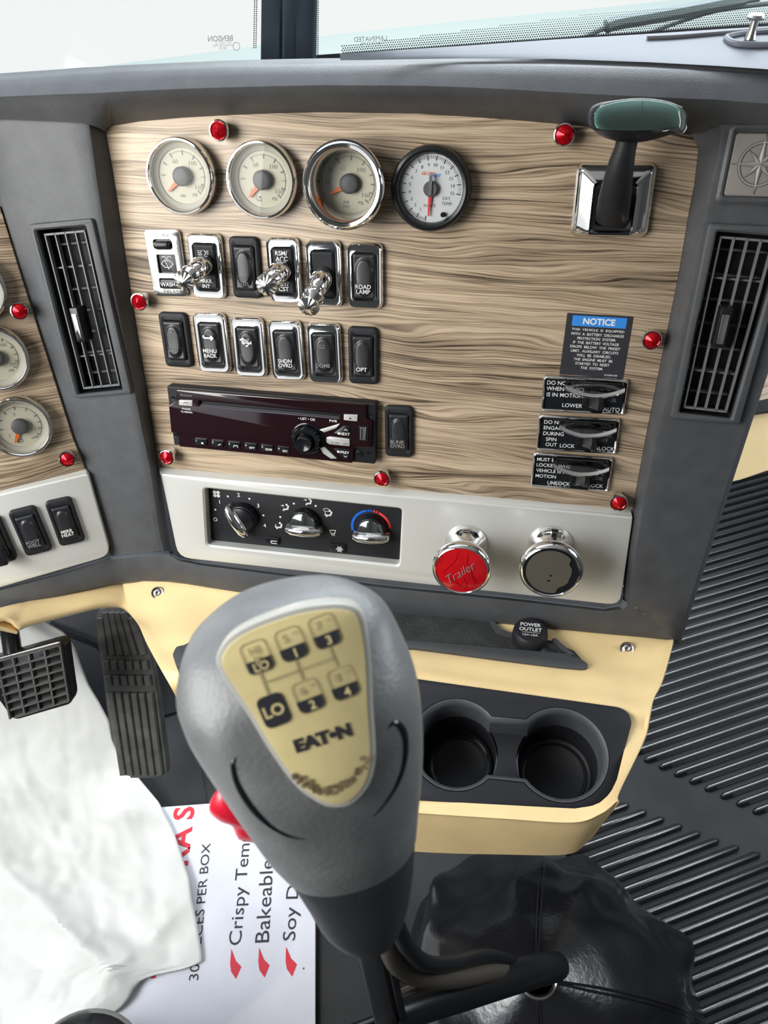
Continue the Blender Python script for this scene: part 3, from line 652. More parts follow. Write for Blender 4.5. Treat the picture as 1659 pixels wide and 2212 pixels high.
switch(P, [(495, 511), (561, 513), (560, 644), (501, 644)], 'black-framed speed control rocker in the upper row, beside the first lever switch', False, text=[('SPD', 0, -.22, .0030), ('CNTL', 0, -.34, .0030)], textmat=DIM)
switch(P, [(575, 512), (651, 513), (647, 656), (582, 654)], 'chrome switch with toggle lever, lettered RSM/ACC and SET/CST', text=[('RSM/', 0, .40, .0036), ('ACC', 0, .28, .0036), ('SET/', 0, -.26, .0036), ('CST', 0, -.38, .0036)], lever=((608, 585), (576, 615)))
switch(P, [(660, 518), (740, 519), (736, 663), (663, 661)], 'blank chrome switch whose toggle lever hangs down lowest', lever=((697, 600), (667, 661)))
switch(P, [(749, 523), (830, 525), (824, 670), (748, 664)], 'chrome-framed road lamp rocker at the right end of the upper row', text=[('ROAD', 0, -.20, .0034), ('LAMP', 0, -.31, .0034)])
switch(P, [(343, 675), (403, 677), (413, 795), (354, 791)], 'black-framed info rocker at the left end of the lower row', False, text=[('+', 0, .26, .0026), ('INFO', 0, -.22, .0028)], textmat=DIM)
switch(P, [(418, 675), (490, 677), (495, 807), (427, 802)], 'chrome-framed menu back rocker with a white arrow', text=[('MENU', 0, -.14, .0034), ('BACK', 0, -.26, .0034)], worn=('arrow',))
switch(P, [(499, 684), (571, 687), (574, 816), (505, 811)], 'chrome-framed rocker whose white symbol is worn to flakes', worn=('flakes',))
switch(P, [(581, 692), (654, 693), (655, 824), (584, 818)], 'chrome-framed shutdown override rocker in the lower row', text=[('SHDN', 0, -.20, .0034), ('OVRD', 0, -.31, .0034)])
switch(P, [(663, 697), (738, 699), (737, 831), (665, 825)], 'chrome-framed dome lamp rocker with worn print in the lower row', text=[('DOME', 0, -.24, .0032)], worn=('dome',), textmat=GREYP)
switch(P, [(753, 706), (818, 709), (814, 832), (751, 828)], 'black-framed OPT rocker at the right end of the lower row', False, text=[('OPT', 0, -.28, .0036)])
switch(P, [(834, 877), (893, 880), (890, 990), (828, 985)], 'black-framed bunk override rocker right of the radio', False, text=[('BUNK', 0, -.20, .0034), ('OVRD', 0, -.31, .0034)], textmat=GREYP)
QS = 'black rocker switches on the driver side silver panel'
switch(Q, [(18, 1107), (78, 1092), (110, 1189), (55, 1205)], 'black footwell light rocker on the driver side silver panel', False, text=[('FOOT', 0, -.24, .0034), ('WELL', 0, -.35, .0034)], group=QS, base=.009, textmat=GREYP)
switch(Q, [(93, 1087), (152, 1074), (184, 1167), (133, 1184)], 'black mirror heat rocker, nearest the charcoal column', False, text=[('MIRR', 0, -.20, .0034), ('HEAT', 0, -.31, .0034)], group=QS, base=.009)
T = switch(Q, [(-62, 1128), (0, 1113), (35, 1210), (-25, 1226)], 'black switch with a protruding lower lip at the left picture edge', False, group=QS, base=.009)
bb = MB(); bb.rbox((.002, -.0155, .004), (.012, .014, .013), .003, .001); bb.build('lip', BLK, T)
# wiper / washer plate
c, wd, ht, rot = quad_c(P, [(316, 496), (392, 496), (403, 639), (328, 639)], .003)
T = thing('wiper_control', 'silver wiper and washer control plate at the left end of the upper row', 'switch', P.mat((c.x, c.y, 0), rot))
lo = [(0, .0), (0, .003), (.0004, .0038)]
bb = MB(); bb.prism(rrect(wd, ht, .004), 0, .0038, .0006, holes=[rrect(.0165, .0075, .0022, cx=-.0005, cy=.0155), rrect(.0165, .0150, .0008, cx=.0005, cy=-.0005), rrect(.0190, .0080, .001, cx=.001, cy=-.0165)]); bb.build('plate', CHROME2, T)
bb = MB(); bb.rbox((0, 0, 0), (wd*.86, ht*.86, .0015), .002); bb.build('backing', BLK, T)
bb = MB(); bb.rbox((-.0005, .0150, .0015), (.0140, .0055, .0065), .0022, .0016); bb.build('slider', BLK, T)
w_ = bb = MB(); bb.rbox((.001, -.0165, .0015), (.0175, .0068, .0030), .001, .0008); w_ = bb.build('wash_button', BLK, T)
bb = MB(); bb.text('WASH', -.001, -.0172, .0034, .0047, bold=.015); bb.build('lettering', WHITE, w_)
bb = MB(); bb.text('WIPER', 0, ht*.41, .0032, .0043); bb.text('DELAY', .001, -ht*.43, .0032, .0043); bb.text('SPEED', wd*.41, .012, .0028, .0043, rot=-pi/2)
bb.build('plate_lettering', GREYP, T)
bb = MB(); z = .0018
def stroke(bb, pts, wdt, z, m=0, closed=False):
    pts = [V(*p) for p in pts]
    for a, b_ in zip(pts, pts[1:]+([pts[0]] if closed else [])):
        d = b_-a
        if d.length < 1e-7: continue
        n = V(-d.y, d.x).normalized()*wdt/2; e = d.normalized()*wdt*.3
        bb.add([(a-e-n).to_3d()+V(0, 0, z), (b_+e-n).to_3d()+V(0, 0, z), (b_+e+n).to_3d()+V(0, 0, z), (a-e+n).to_3d()+V(0, 0, z)], [(0, 1, 2, 3)], m, False)
fan = [(.0065*cos(rad(a)), -.005+.0075*sin(rad(a))) for a in range(35, 146, 10)]
stroke(bb, fan+[(-.0022, -.0035), (.0022, -.0035)], .0006, z, closed=True); stroke(bb, [(.001, -.0052), (-.0015, .0015)], .0006, z)
for s in (-1, 1): stroke(bb, [(s*.0005, .0035), (s*.0012, .0052), (s*.003, .0056), (s*.0042, .0045)], .0005, z)
bb.build('wiper_icon', WHITE, T)

# ================================================================== RADIO
RW_ = .0125
c, wd, ht, rot = quad_c(P, [(360.5, 836), (814, 874), (806, 1003), (371, 964)], RW_)
T = thing('car_radio', 'dark maroon car radio with a large round knob and silver buttons', 'radio', P.mat((c.x, c.y, 0), rot))
def z6(x, y, wz=RW_):
    p = P.px(320+x/2.765, 810+y/2.765, wz)-Vector((c.x, c.y, 0)); return V(p.x*cos(rot)+p.y*sin(rot), -p.x*sin(rot)+p.y*cos(rot))
bb = MB(); bb.prism(roundpoly([V(-wd/2, -ht/2), V(wd/2, -ht/2), V(wd/2, ht/2), V(-wd/2, ht/2)], .0016), -.002, RW_-.0022, .001)
bb.build('housing', BLKM, T)
face = [z6(172, 86), z6(1303, 178), z6(1303, 252), z6(1316, 268), z6(1340, 272), z6(1330, 430), z6(1240, 430), z6(1226, 446), z6(1222, 525), z6(190, 425), z6(182, 365), z6(168, 345), z6(140, 340), z6(126, 182), z6(150, 168), z6(168, 150)]
face = ccw(face); slot = [z6(305, 153), z6(1145, 230), z6(1142, 256), z6(308, 180)]
bb = MB(); bb.prism(roundpoly(face, .0012), RW_-.0024, RW_+.0012, .0008, holes=[roundpoly(slot, .0012)]); bb.build('faceplate', MAROON, T)
bb = MB(); m_ = [z6(315, 176), z6(1138, 250)]; stroke(bb, [m_[0][:2], m_[1][:2]], .0006, RW_+.0002); bb.build('disc_slot_edge', DKGREY, T)
bb = MB()
for x, y in ((143, 143), (157, 365), (1322, 248), (1315, 474)): p = z6(x, y); bb.lathe([(.0018, RW_-.0018), (.0014, RW_-.0019), (0, RW_-.0019)], 16, M=Matrix.Translation((p.x, p.y, 0)))
bb.build('screw_hole', GLOSSB, T)
p = z6(1258, 474); bb = MB(); bb.lathe([(.0028, RW_-.002), (.0028, RW_-.0010), (.0021, RW_-.0008), (.0014, RW_-.0018), (0, RW_-.0018)], 20, M=Matrix.Translation((p.x, p.y, 0))); bb.build('audio_socket', BLK, T)
zf = RW_+.0012
def pad(name, pts, h, m, r=.0006, parent=T, bev=.0004, z0=None):
    bb = MB(); bb.prism(roundpoly(ccw([z6(*q) for q in pts]), r), (zf if z0 is None else z0)-.0004, (zf if z0 is None else z0)+h, bev); return bb.build(name, m, parent)
SILV = mat('silver_button', (.52, .52, .49), .35, metal=.2)
bphone = pad('phone_button', [(190, 145), (270, 148), (270, 182), (190, 175)], .0012, SILV)
pad('eject_button', [(1172, 230), (1255, 233), (1252, 272), (1172, 264)], .0014, SILV)
bb = MB()
def rt(s, x, y, h, m=0, z=None, w=None): p = z6(x, y); bb.text(s, p.x, p.y, h, (zf+.0002) if z is None else z, w=w, m=m, bold=.01)
rt('PHONE', 232, 200, .0018); rt('V2 REDIAL', 234, 218, .0018); rt('Bluetooth', 230, 118, .0020, 1); rt('\u2022 LIST \u2022 OK', 950, 260, .0024); rt('PWR', 1108, 272, .0024)
bb.build('face_lettering', [WHITE, DIM], T)
bb = MB(); p = z6(1211, 252); bb.add([V(p.x-.0011, p.y-.0008, zf+.0016), V(p.x+.0011, p.y-.0008, zf+.0016), V(p.x, p.y+.0010, zf+.0016)], [(0, 1, 2)]); p = z6(230, 161); stroke(bb, [(p.x-.002, p.y-.0005), (p.x-.001, p.y+.0004), (p.x+.001, p.y+.0004), (p.x+.002, p.y-.0005)], .0005, zf+.0014); bb.build('button_symbols', BLK, T)
# preset keys
for i, s in enumerate(('', '', '', 'RPT', 'RDM', 'ESC')):
    x0 = 283+i*98.5; y0 = 372+i*9.3
    k = pad('preset_key', [(x0, y0), (x0+74, y0+7), (x0+72, y0+46), (x0+1, y0+39)], .0010, BLK)
    bb = MB(); p = z6(x0+10, y0+14); bb.text(str(i+1), p.x, p.y, .0022, zf+.0012, bold=.01)
    p = z6(x0+48, y0+30)
    if s: bb.text(s, p.x, p.y, .0022, zf+.0012, bold=.015)
    elif i == 0: bb.add([V(p.x-.0012, p.y-.0009, zf+.0012), V(p.x+.0008, p.y-.0009, zf+.0012), V(p.x+.0008, p.y+.0009, zf+.0012), V(p.x-.0012, p.y+.0009, zf+.0012)], [(0, 1, 2, 3)], 0, False)
    elif i == 1: bb.add([V(p.x-.0018, p.y-.0008, zf+.0012), V(p.x+.0014, p.y+.0000, zf+.0012), V(p.x+.0018, p.y+.0014, zf+.0012), V(p.x-.0004, p.y+.0002, zf+.0012)], [(0, 1, 2, 3)], 0, False)
    else: stroke(bb, [(p.x-.002, p.y-.0008), (p.x-.0015, p.y+.0008), (p.x+.0015, p.y+.0008), (p.x+.002, p.y-.0008)], .0007, zf+.0012)
    bb.build('key_lettering', WHITE, k)
# right button cluster
pad('display_key', [(1062, 312), (1150, 285), (1128, 312), (1055, 338), (1026, 322)], .0014, SILV)
k = pad('scan_key', [(1068, 368), (1090, 362), (1206, 377), (1207, 420), (1085, 408), (1068, 395)], .0014, SILV)
bb = MB(); rt('SCAN', 1122, 399, .0022, z=zf+.0016); rt('AREN', 1183, 406, .0016, z=zf+.0016); bb.build('key_lettering', MIDGREY, k)
pad('menu_key', [(1030, 428), (1058, 425), (1132, 494), (1095, 494), (1048, 462)], .0014, SILV)
k = pad('next_key', [(1172, 298), (1208, 300), (1206, 360), (1110, 343)], .0010, BLK)
bb = MB(); rt('NEXT', 1178, 347, .0026, z=zf+.0012); p = z6(1184, 321); stroke(bb, [(p.x-.0014, p.y-.001), (p.x, p.y+.0006), (p.x+.0014, p.y-.001)], .0005, zf+.0012); p = z6(1143, 344); bb.add([V(p.x-.0012, p.y-.001, zf+.0012), V(p.x+.0012, p.y-.001, zf+.0012), V(p.x+.0012, p.y+.0008, zf+.0012), V(p.x-.0012, p.y+.0011, zf+.0012)], [(0, 1, 2, 3)], 0, False); bb.build('key_lettering', WHITE, k)
k = pad('previous_key', [(1108, 432), (1206, 440), (1204, 500), (1165, 495)], .0010, BLK)
bb = MB(); rt('PREV', 1178, 457, .0026, z=zf+.0012); p = z6(1182, 482); stroke(bb, [(p.x-.0014, p.y+.001), (p.x, p.y-.0006), (p.x+.0014, p.y+.001)], .0005, zf+.0012); p = z6(1140, 452); bb.add([V(p.x-.0012, p.y-.001, zf+.0012), V(p.x+.0012, p.y-.001, zf+.0012), V(p.x+.0012, p.y+.0008, zf+.0012), V(p.x-.0012, p.y+.0011, zf+.0012)], [(0, 1, 2, 3)], 0, False); bb.build('key_lettering', WHITE, k)
# volume knob
p = z6(955, 375); Mk = Matrix.Translation((p.x, p.y, 0))
bb = MB(); bb.lathe([(.0150, zf-.0003), (.0150, zf+.0010), (.0140, zf+.0014), (.0128, zf+.0006)], 40, M=Mk); bb.build('knob_surround', GLOSSB, T)
n = 54; lo = []
for r, z in ((.0125, zf), (.0125, zf+.0075), (.0118, zf+.0088), (.0092, zf+.0088), (.0084, zf+.0070), (.0070, zf+.0064), (.0, zf+.0062)):
    lo.append([V(max(r, 1e-5)*(1+(.055*sin(9*2*pi*i/n) if r > .0115 else 0))*cos(2*pi*i/n), max(r, 1e-5)*(1+(.055*sin(9*2*pi*i/n) if r > .0115 else 0))*sin(2*pi*i/n), z) for i in range(n)])
bb = MB(); bb.loft(lo, M=Mk, cap0=False, cap1=False); kn = bb.build('volume_knob', GLOSSB, T)
bb = MB(); bb.lathe([(.0066, zf+.0062), (.0072, zf+.0135), (.0066, zf+.0145), (.0052, zf+.0138), (0, zf+.0125)], 32, M=Mk); bb.build('push_cap', GLOSSB, kn)
u0 = [(1262, 300), (1320, 300), (1318, 392), (1262, 388)]
k = pad('usb_port', u0, .0009, GLOSSB); k2 = pad('port_edge', [(1268, 306), (1300, 308), (1298, 384), (1268, 380)], .0012, DKGREY, parent=k, r=.0004); pad('contact_tongue', [(1274, 312), (1286, 313), (1284, 378), (1274, 376)], .0014, BLK, parent=k, r=.0003); pad('metal_lip', [(1300, 306), (1306, 306), (1303, 386), (1297, 386)], .0014, STEEL, parent=k, r=.0002)

# ================================================================== NOTICE STICKER
q = [(1228, 676), (1368, 684), (1347, 818), (1206, 808)]
c, wd, ht, rot = quad_c(P, q, .0007)
T = thing('notice_sticker', 'black notice sticker with blue header and white text about battery discharge', 'sticker', P.mat((c.x, c.y, .0005), rot))
bb = MB(); bb.prism(rrect(wd, ht, .0005), 0, .0002); bb.build('backing', INK, T)
bb = MB(); bb.add([V(-wd*.42, ht*.365, .0003), V(wd*.42, ht*.365, .0003), V(wd*.42, ht*.475, .0003), V(-wd*.42, ht*.475, .0003)] if False else [V(-wd*.41, ht*.305, .0003), V(wd*.41, ht*.305, .0003), V(wd*.41, ht*.47, .0003), V(-wd*.41, ht*.47, .0003)], [(0, 1, 2, 3)], 0, False)
bb.text('NOTICE', 0, ht*.388, .0052, .0004, m=1, bold=.03)
bb.build('header', [BLUE, WHITE], T)
bb = MB()
for i, (s, ww) in enumerate((('THIS  VEHICLE  IS  EQUIPPED', .80), ('WITH  A  BATTERY  DISCHARGE', .81), ('PROTECTION  SYSTEM.', .59), ('IF  THE  BATTERY  VOLTAGE', .70), ('DROPS  BELOW  THE  PRESET', .77), ('LIMIT.  AUXILIARY  CIRCUITS', .73), ('WILL  BE  DISABLED.', .53), ('THE  ENGINE  MUST  BE', .60), ('STARTED  TO  RESET', .53), ('THE  SYSTEM.', .35))):
    bb.text(s, -wd*.005*i*.2, ht*(.250-.0685*i), .0021, .0003, w=wd*ww, bold=.008)
bb.text('24-00684-000', wd*.30, -ht*.46, .0013, .0003)
bb.build('lettering', WHITE, T)

# ================================================================== GUARDED SWITCHES
def guarded(q, label, left, ll, right, rl):
    c, wd, ht, rot = quad_c(P, q, .004); T = thing('guarded_switch', label, 'switch', P.mat((c.x, c.y, 0), rot), 'guarded switches below the notice sticker')
    bb = MB(); bb.loft([rrect(wd, ht, .003, 5, 0), rrect(wd, ht, .003, 5, .003), rrect(wd-.0010, ht-.0010, .0028, 5, .0046), rrect(wd-.0026, ht-.0026, .0022, 5, .0052), rrect(wd-.0044, ht-.0044, .0016, 5, .0044), rrect(wd-.0050, ht-.0050, .0014, 5, .0025)], cap0=False, cap1=False); bb.build('bezel', CHROME, T)
    bb = MB(); bb.rbox((0, 0, 0), (wd-.004, ht-.004, .0028), .0015); bp = bb.build('face_plate', GLOSSB, T)
    z = .0030; bb = MB()
    for s, x, y, h in left+ll+rl: bb.text(s, x*wd, y*ht, h, z, bold=.006, align='L')
    bb.build('lettering', WHITE, bp)
    bb = MB()
    for s, x, y, h in right: bb.text(s, x*wd, y*ht, h, z, bold=.01, align='L')
    bb.build('faint_lettering', DIM, bp)
    # rocker paddle standing proud
    bb = MB(); bb.rbox((.13*wd, -.06*ht, .002), (.0190, .0165, .0022), .0015); sk = bb.build('switch_socket', BLK, T)
    prof = [(-.0075, .003), (-.0070, .0058), (-.004, .0052), (.000, .0085), (.003, .0125), (.0062, .0130), (.0078, .0105), (.0078, .003)]
    lo = []
    for s in (-.0078, -.0070, .0070, .0078):
        k = .94 if abs(s) > .0075 else 1
        lo.append([V(.13*wd+px_*k, -.06*ht+s, .003+(pz-.003)*k) for px_, pz in prof])
    bb = MB(); bb.loft(lo, sm=False); bb.build('paddle', BLK, sk)
    # clear guard flap: curved lip with a wall down to the plate
    n = 15; top = []; rows = []
    for i in range(n):
        s = i/(n-1); x = (-.24+.68*s)*wd; sag = (2*s-1)**2
        y = ht*(.14+.20*sag); rows.append([V(x, ht*.44, .0055), V(x, ht*.36, .0120), V(x, y+.0016, .0172), V(x, y-.0004, .0188), V(x, y-.0022, .0166), V(x, y-.0008, .0156), V(x, ht*.34, .0105), V(x, ht*.40, .0048)])
    bb = MB(); bb.grid(rows); bb.add(rows[0], [tuple(range(8))]); bb.add(rows[-1], [tuple(range(8))]); gd = bb.build('clear_guard', GUARD, T)
    bb = MB(); bb.loft([[r[2]+V(0, .0002, 0), r[3]+V(0, 0, .0003), r[4]+V(0, -.0003, 0), r[5]] for r in rows], sm=True); bb.build('chrome_lip', CHROME, gd)
    return T
guarded([(1175, 811), (1361, 820), (1346, 899), (1166, 886)], 'topmost of three guarded switches, lettered LOWER and suspension air', [('DO NOT LOWER', -.45, .30, .0034), ('WHEN VEHICLE', -.45, .14, .0034), ('IS IN MOTION', -.44, -.03, .0034)], [('LOWER', -.24, -.31, .0034)], [('SUSP', .27, .06, .0034), ('AIR', .28, -.10, .0034)], [('AUTO', .25, -.36, .0034)])
guarded([(1165, 896), (1345, 905), (1327, 983), (1155, 971)], 'middle guarded switch, lettered LOCK and axle differential', [('DO NOT', -.42, .30, .0033), ('ENGAGE', -.42, .14, .0033), ('DURING', -.42, -.02, .0033), ('SPIN', -.38, -.18, .0033), ('OUT', -.38, -.33, .0033)], [('LOCK', -.20, -.34, .0034)], [('AXLE', .25, .02, .0034), ('DIFF', .25, -.13, .0034)], [('UNLOCK', .18, -.36, .0034)])
guarded([(1153, 977), (1329, 989), (1311, 1063), (1143, 1051)], 'lowest of three guarded switches, lettered UNLOCK and wheel slide', [('MUST BE', -.44, .30, .0032), ('LOCKED WHEN', -.44, .14, .0032), ('VEHICLE IS IN', -.44, -.02, .0032), ('MOTION', -.44, -.18, .0032)], [('UNLOCK', -.28, -.36, .0034)], [('WHL', .26, .02, .0034), ('SLIDE', .24, -.13, .0034)], [('LOCK', .24, -.35, .0034)])

# ================================================================== TRAILER HAND VALVE
c, wd, ht, rot = quad_c(P, [(1243, 352), (1424, 352), (1398, 516), (1232, 509)], .004)
T = thing('hand_brake_lever', 'black T-handled lever with dark green face rising from a square chrome plate', 'lever', P.mat((c.x, c.y, 0), rot))
iw, ih = wd*.50, ht*.62; cy_ = -.004
bb = MB(); lo = [rrect(wd, ht, .006, 6, 0), rrect(wd, ht, .006, 6, .002), rrect(wd-.003, ht-.003, .005, 6, .006), rrect(wd-.010, ht-.010, .004, 6, .0085), rrect(iw+.006, ih+.006, .004, 6, .0125, 0, cy_), rrect(iw+.0025, ih+.0025, .003, 6, .0132, 0, cy_), rrect(iw, ih, .003, 6, .0118, 0, cy_), rrect(iw-.002, ih-.002, .003, 6, .002, 0, cy_)]
bb.loft(lo, cap0=False, cap1=False); bb.build('chrome_plate', CHROME, T)
bb = MB(); bb.loft([rrect(iw-.0005, ih-.0005, .003, 6, .0115, 0, cy_), rrect(iw-.006, ih-.006, .003, 6, .0105, 0, cy_), rrect(iw-.008, ih-.009, .003, 6, .003, 0, cy_+.001)], cap0=False); bb.build('socket', BLKM, T)
def hl(x, y, z):
    p = P.uvw(W(x, y, z))-Vector((c.x, c.y, 0)); return V(p.x*cos(rot)+p.y*sin(rot), -p.x*sin(rot)+p.y*cos(rot), p.z)
zb = P.px(1330, 470, .008); Z0 = RW.transposed() @ (P.hit(1330, 470, .006)-CAM); z0 = Z0.z
path = [((1322, 480), (1322-36, 476), z0+.002, .010), ((1324, 455), (1324-36, 452), z0-.012, .011), ((1328, 430), (1328-35, 425), z0-.024, .0105), ((1334, 395), (1334-32, 390), z0-.036, .009), ((1343, 350), (1343-27, 345), z0-.048, .0078), ((1351, 320), (1351-23, 316), z0-.054, .0070), ((1356, 296), (1356-24, 294), z0-.058, .0068)]
lo = []
for (x, y), (lx, ly), z, dp in path:
    p = hl(x, y, z); l = hl(lx, ly, z); a = l-p; nrm = V(0, -.25, 1).normalized()
    lo.append([p+a*cos(2*pi*k/20)*(1 if abs(cos(2*pi*k/20)) < 2 else 1)+nrm*dp*sin(2*pi*k/20) for k in range(20)])
bb = MB(); bb.loft(lo); bb.build('arm', BLKM, T)
bb = MB(); p = hl(1322, 482, z0+.0015); bb.rbox((p.x, p.y, p.z-.012), (.0225, .016, .0125), .002, .001); bb.build('arm_foot', BLK, T)
zh = z0-.058
def ho(pts, z): return [hl(x, y, z) for x, y in pts]
o1 = [(1270, 252), (1277, 232), (1300, 221), (1350, 215), (1394, 214), (1440, 220), (1470, 231), (1480, 250), (1479, 275), (1470, 284), (1430, 286), (1380, 288), (1330, 286), (1285, 281), (1272, 272)]
f0 = smooth_closed(ho(o1, zh-.020), 3); cen = sum(f0, Vector())/len(f0)
dv = (hl(1376, 250, zh)-hl(1376, 250, zh-.03)).normalized()                     # away from the viewer
low = smooth_closed(ho([(1283, 272), (1287, 254), (1305, 242), (1350, 236), (1394, 236), (1436, 240), (1458, 252), (1466, 268), (1462, 284), (1448, 291), (1418, 300), (1384, 307), (1340, 306), (1308, 298), (1290, 288)], zh-.004), 3)
nk = smooth_closed(ho([(1330, 292), (1332, 284), (1337, 280), (1350, 278), (1362, 278), (1372, 280), (1380, 284), (1384, 290), (1384, 296), (1382, 302), (1374, 307), (1364, 309), (1350, 309), (1338, 306), (1332, 300)], zh+.004), 3)
bb = MB(); bb.loft([[cen.lerp(q, .90)-dv*.0022 for q in f0], [cen.lerp(q, .97)-dv*.0012 for q in f0], f0, [q+dv*.004 for q in f0], [q.lerp(r, .35)+dv*.003 for q, r in zip(f0, low)], low, nk]); hd = bb.build('handle', BLKM, T)
g_ = smooth_closed(ho([(1284, 262), (1287, 240), (1305, 227), (1350, 218), (1394, 216), (1440, 222), (1466, 234), (1470, 250), (1468, 273), (1440, 276), (1400, 281), (1350, 281), (1300, 279), (1288, 275)], zh-.0225), 3)
bb = MB(); bb.loft([[q+dv*.0012 for q in g_], g_, [cen+(q-cen)*.96-dv*.0008 for q in g_]]); bb.build('green_face', GREENT, hd)
bb = MB(); a, b_ = hl(1388, 217, zh-.0242), hl(1387, 280, zh-.0242); bb.tube([a, b_], .0002, 6); bb.build('face_seam', GREYP, hd)
fl = ho([(1282, 262), (1286, 238), (1305, 224), (1350, 215), (1394, 213), (1440, 219), (1474, 232), (1484, 246), (1483, 270), (1474, 290), (1464, 289), (1440, 280), (1420, 286), (1400, 281), (1370, 283), (1330, 282), (1298, 282)], zh-.0246)
bb = MB(); bb.loft([fl, [q-dv*.0004 for q in fl]], sm=False); fo = bb.build('clear_film', CLEAR, hd)
bb = MB(); q = ho([(1474, 236), (1481, 246), (1479, 262), (1483, 276), (1474, 288), (1466, 286), (1452, 280), (1436, 283), (1420, 281)], zh-.0247); bb.tube(smooth_open(q, 3), .00022, 6); q = ho([(1466, 240), (1470, 262), (1468, 275)], zh-.0249); bb.tube(q, .0002, 6)
q = ho([(1284, 246), (1305, 224), (1350, 215), (1394, 213), (1440, 219), (1474, 232)], zh-.0247); bb.tube(smooth_open(q, 4), .00018, 6); bb.build('film_edge', MATS['white_print'], fo)

# ================================================================== COMPASS PLAQUE
pf = [(1588, 288), (1900, 292), (1880, 432), (1567, 422)]
c, wd, ht, rot = quad_c(P, pf, .0205)
T = thing('compass_plaque', 'taupe plaque with a raised compass rose at the right picture edge', 'plaque', P.mat((c.x, c.y, .0175), rot))
wd *= .62; cx0 = -.5*(wd/.62-wd)
bb = MB(); bb.loft([rrect(wd+.010, ht+.010, .004, 5, 0, cx0), rrect(wd+.010, ht+.010, .004, 5, .003, cx0), rrect(wd+.006, ht+.006, .003, 5, .0042, cx0), rrect(wd+.001, ht+.001, .002, 5, .002, cx0)], cap0=False, cap1=False); bb.build('surround', CHAR, T)
bb = MB(); bb.rbox((cx0, 0, 0), (wd, ht, .0028), .002, .0008); bb.build('plate', PLAQ, T)
p = P.px(1642, 355, .0205); a = p-Vector((c.x, c.y, 0)); ccx, ccy = a.x*cos(rot)+a.y*sin(rot), -a.x*sin(rot)+a.y*cos(rot)
bb = MB(); Mr = Matrix.Translation((ccx, ccy, .0028))
bb.lathe([(.0128, 0), (.0129, .0005), (.0138, .0005), (.0139, 0)], 48, M=Mr)
for k in range(8):
    a = k*pi/4; big = k % 2 == 0; L_ = .0185 if big else .0115; ww = .0030 if big else .0026
    d = V(cos(a), sin(a)); m1 = V(cos(a+pi/8), sin(a+pi/8))*ww*1.5; m2 = V(cos(a-pi/8), sin(a-pi/8))*ww*1.5; apex = V(0, 0, .0018 if big else .0014)
    bb.add([apex, d*L_+V(0, 0, .0003), m1+V(0, 0, .0002), m2+V(0, 0, .0002)], [(0, 1, 2), (0, 3, 1)], 0 if big else 0, False, Mr)
bb.build('compass_rose', PLAQL, T)
bb = MB()
for k in range(8):
    a = k*pi/4; big = k % 2 == 0; L_ = .0185 if big else .0115; ww = .0045 if big else .0039; d = V(cos(a), sin(a))
    for s in (-1, 1):
        m1 = V(cos(a+s*pi/8), sin(a+s*pi/8))*ww; stroke(bb, [(ccx+m1.x, ccy+m1.y), (ccx+d.x*L_, ccy+d.y*L_)], .0004, .0032)
for r in (.0124, .0142): stroke(bb, [(ccx+r*cos(a*pi/24), ccy+r*sin(a*pi/24)) for a in range(48)], .0004, .0031, closed=True)
bb.build('rose_outline', DKGREY, T)

# ================================================================== AIR VENTS
def vent(outer, inner, label, wz, tab, tl, cross):
    u = [P.px(x, y, wz+.004) for x, y in outer]; c = sum(u, Vector())/4; up_ = ((u[0]-u[3])+(u[1]-u[2])).normalized(); rot = math.atan2(-up_.x, up_.y)
    F = P.sub((c.x, c.y, wz), rot); T = thing('air_vent', label, 'air vent', P.mat((c.x, c.y, wz), rot), 'tall black louvred air vents on the charcoal columns')
    o = roundpoly(ccw([V(*F.px(x, y, .004)[:2]) for x, y in outer]), .003); i_ = [V(*F.px(x, y, .004)[:2]) for x, y in inner]; i0 = ccw(i_)
    hole = roundpoly(i0, .0015)
    cut_open(SHELL, [P.uvw(F.W(p.x, p.y, 0)) for p in i0], .0)
    bb = MB(); bb.prism(o, -.003, .0045, .0015, holes=[hole]); bb.build('frame', CHAR, T)
    bb = MB(); bb.loft([[V(p.x, p.y, .0) for p in hole], [V(p.x*.98, p.y*.99, -.024) for p in hole]], cap0=False, cap1=False, sm=False); bb.add([V(p.x*.98, p.y*.99, -.024) for p in hole], [tuple(range(len(hole)))], 0, False); bb.build('duct', BLKM, T)
    tl_, tr_, br_, bl_ = i_; zz = -.0005
    def lerp2(s, t): return (tl_.lerp(tr_, s)).lerp(bl_.lerp(br_, s), t)
    def bar(parent, name, s0, t0, s1, t1, wdt, z, dp, m):
        a, b_ = lerp2(s0, t0), lerp2(s1, t1); d = (b_-a).normalized(); n = V(-d.y, d.x)*wdt/2
        bb = MB(); bb.loft([[a-n+V(0, 0, k), b_-n+V(0, 0, k), b_+n+V(0, 0, k), a+n+V(0, 0, k)] for k in (z-dp, z)], sm=False); return bb.build(name, m, parent)
    for s in (.10, .305, .51, .715, .90): bar(T, 'louvre', s, .025, s, .975, .0011, zz, .0045, LOUV)
    for t in (.03, .97): bar(T, 'louvre_rail', .09, t, .91, t, .0016, zz, .003, LOUV)
    for t in cross: bar(T, 'cross_bar', .10, t, .90, t, .0014, zz-.0048, .002, LOUV)
    for k in range(7): bar(T, 'rear_vane', .06, .10+k*.133, .94, .10+k*.133, .0016, -.0145, .006, DKGREY)
    a = F.px(*tab, .010); bb = MB(); bb.rbox((a.x, a.y, -.004), (.0085, tl, .014), .0015, .001); tb = bb.build('slide_tab', BLK, T)
    bb = MB(); bb.rbox((a.x, a.y-.001, .0099), (.0050, tl*.74, .0012), .001, .0006); bb.build('chrome_insert', CHROME, tb)
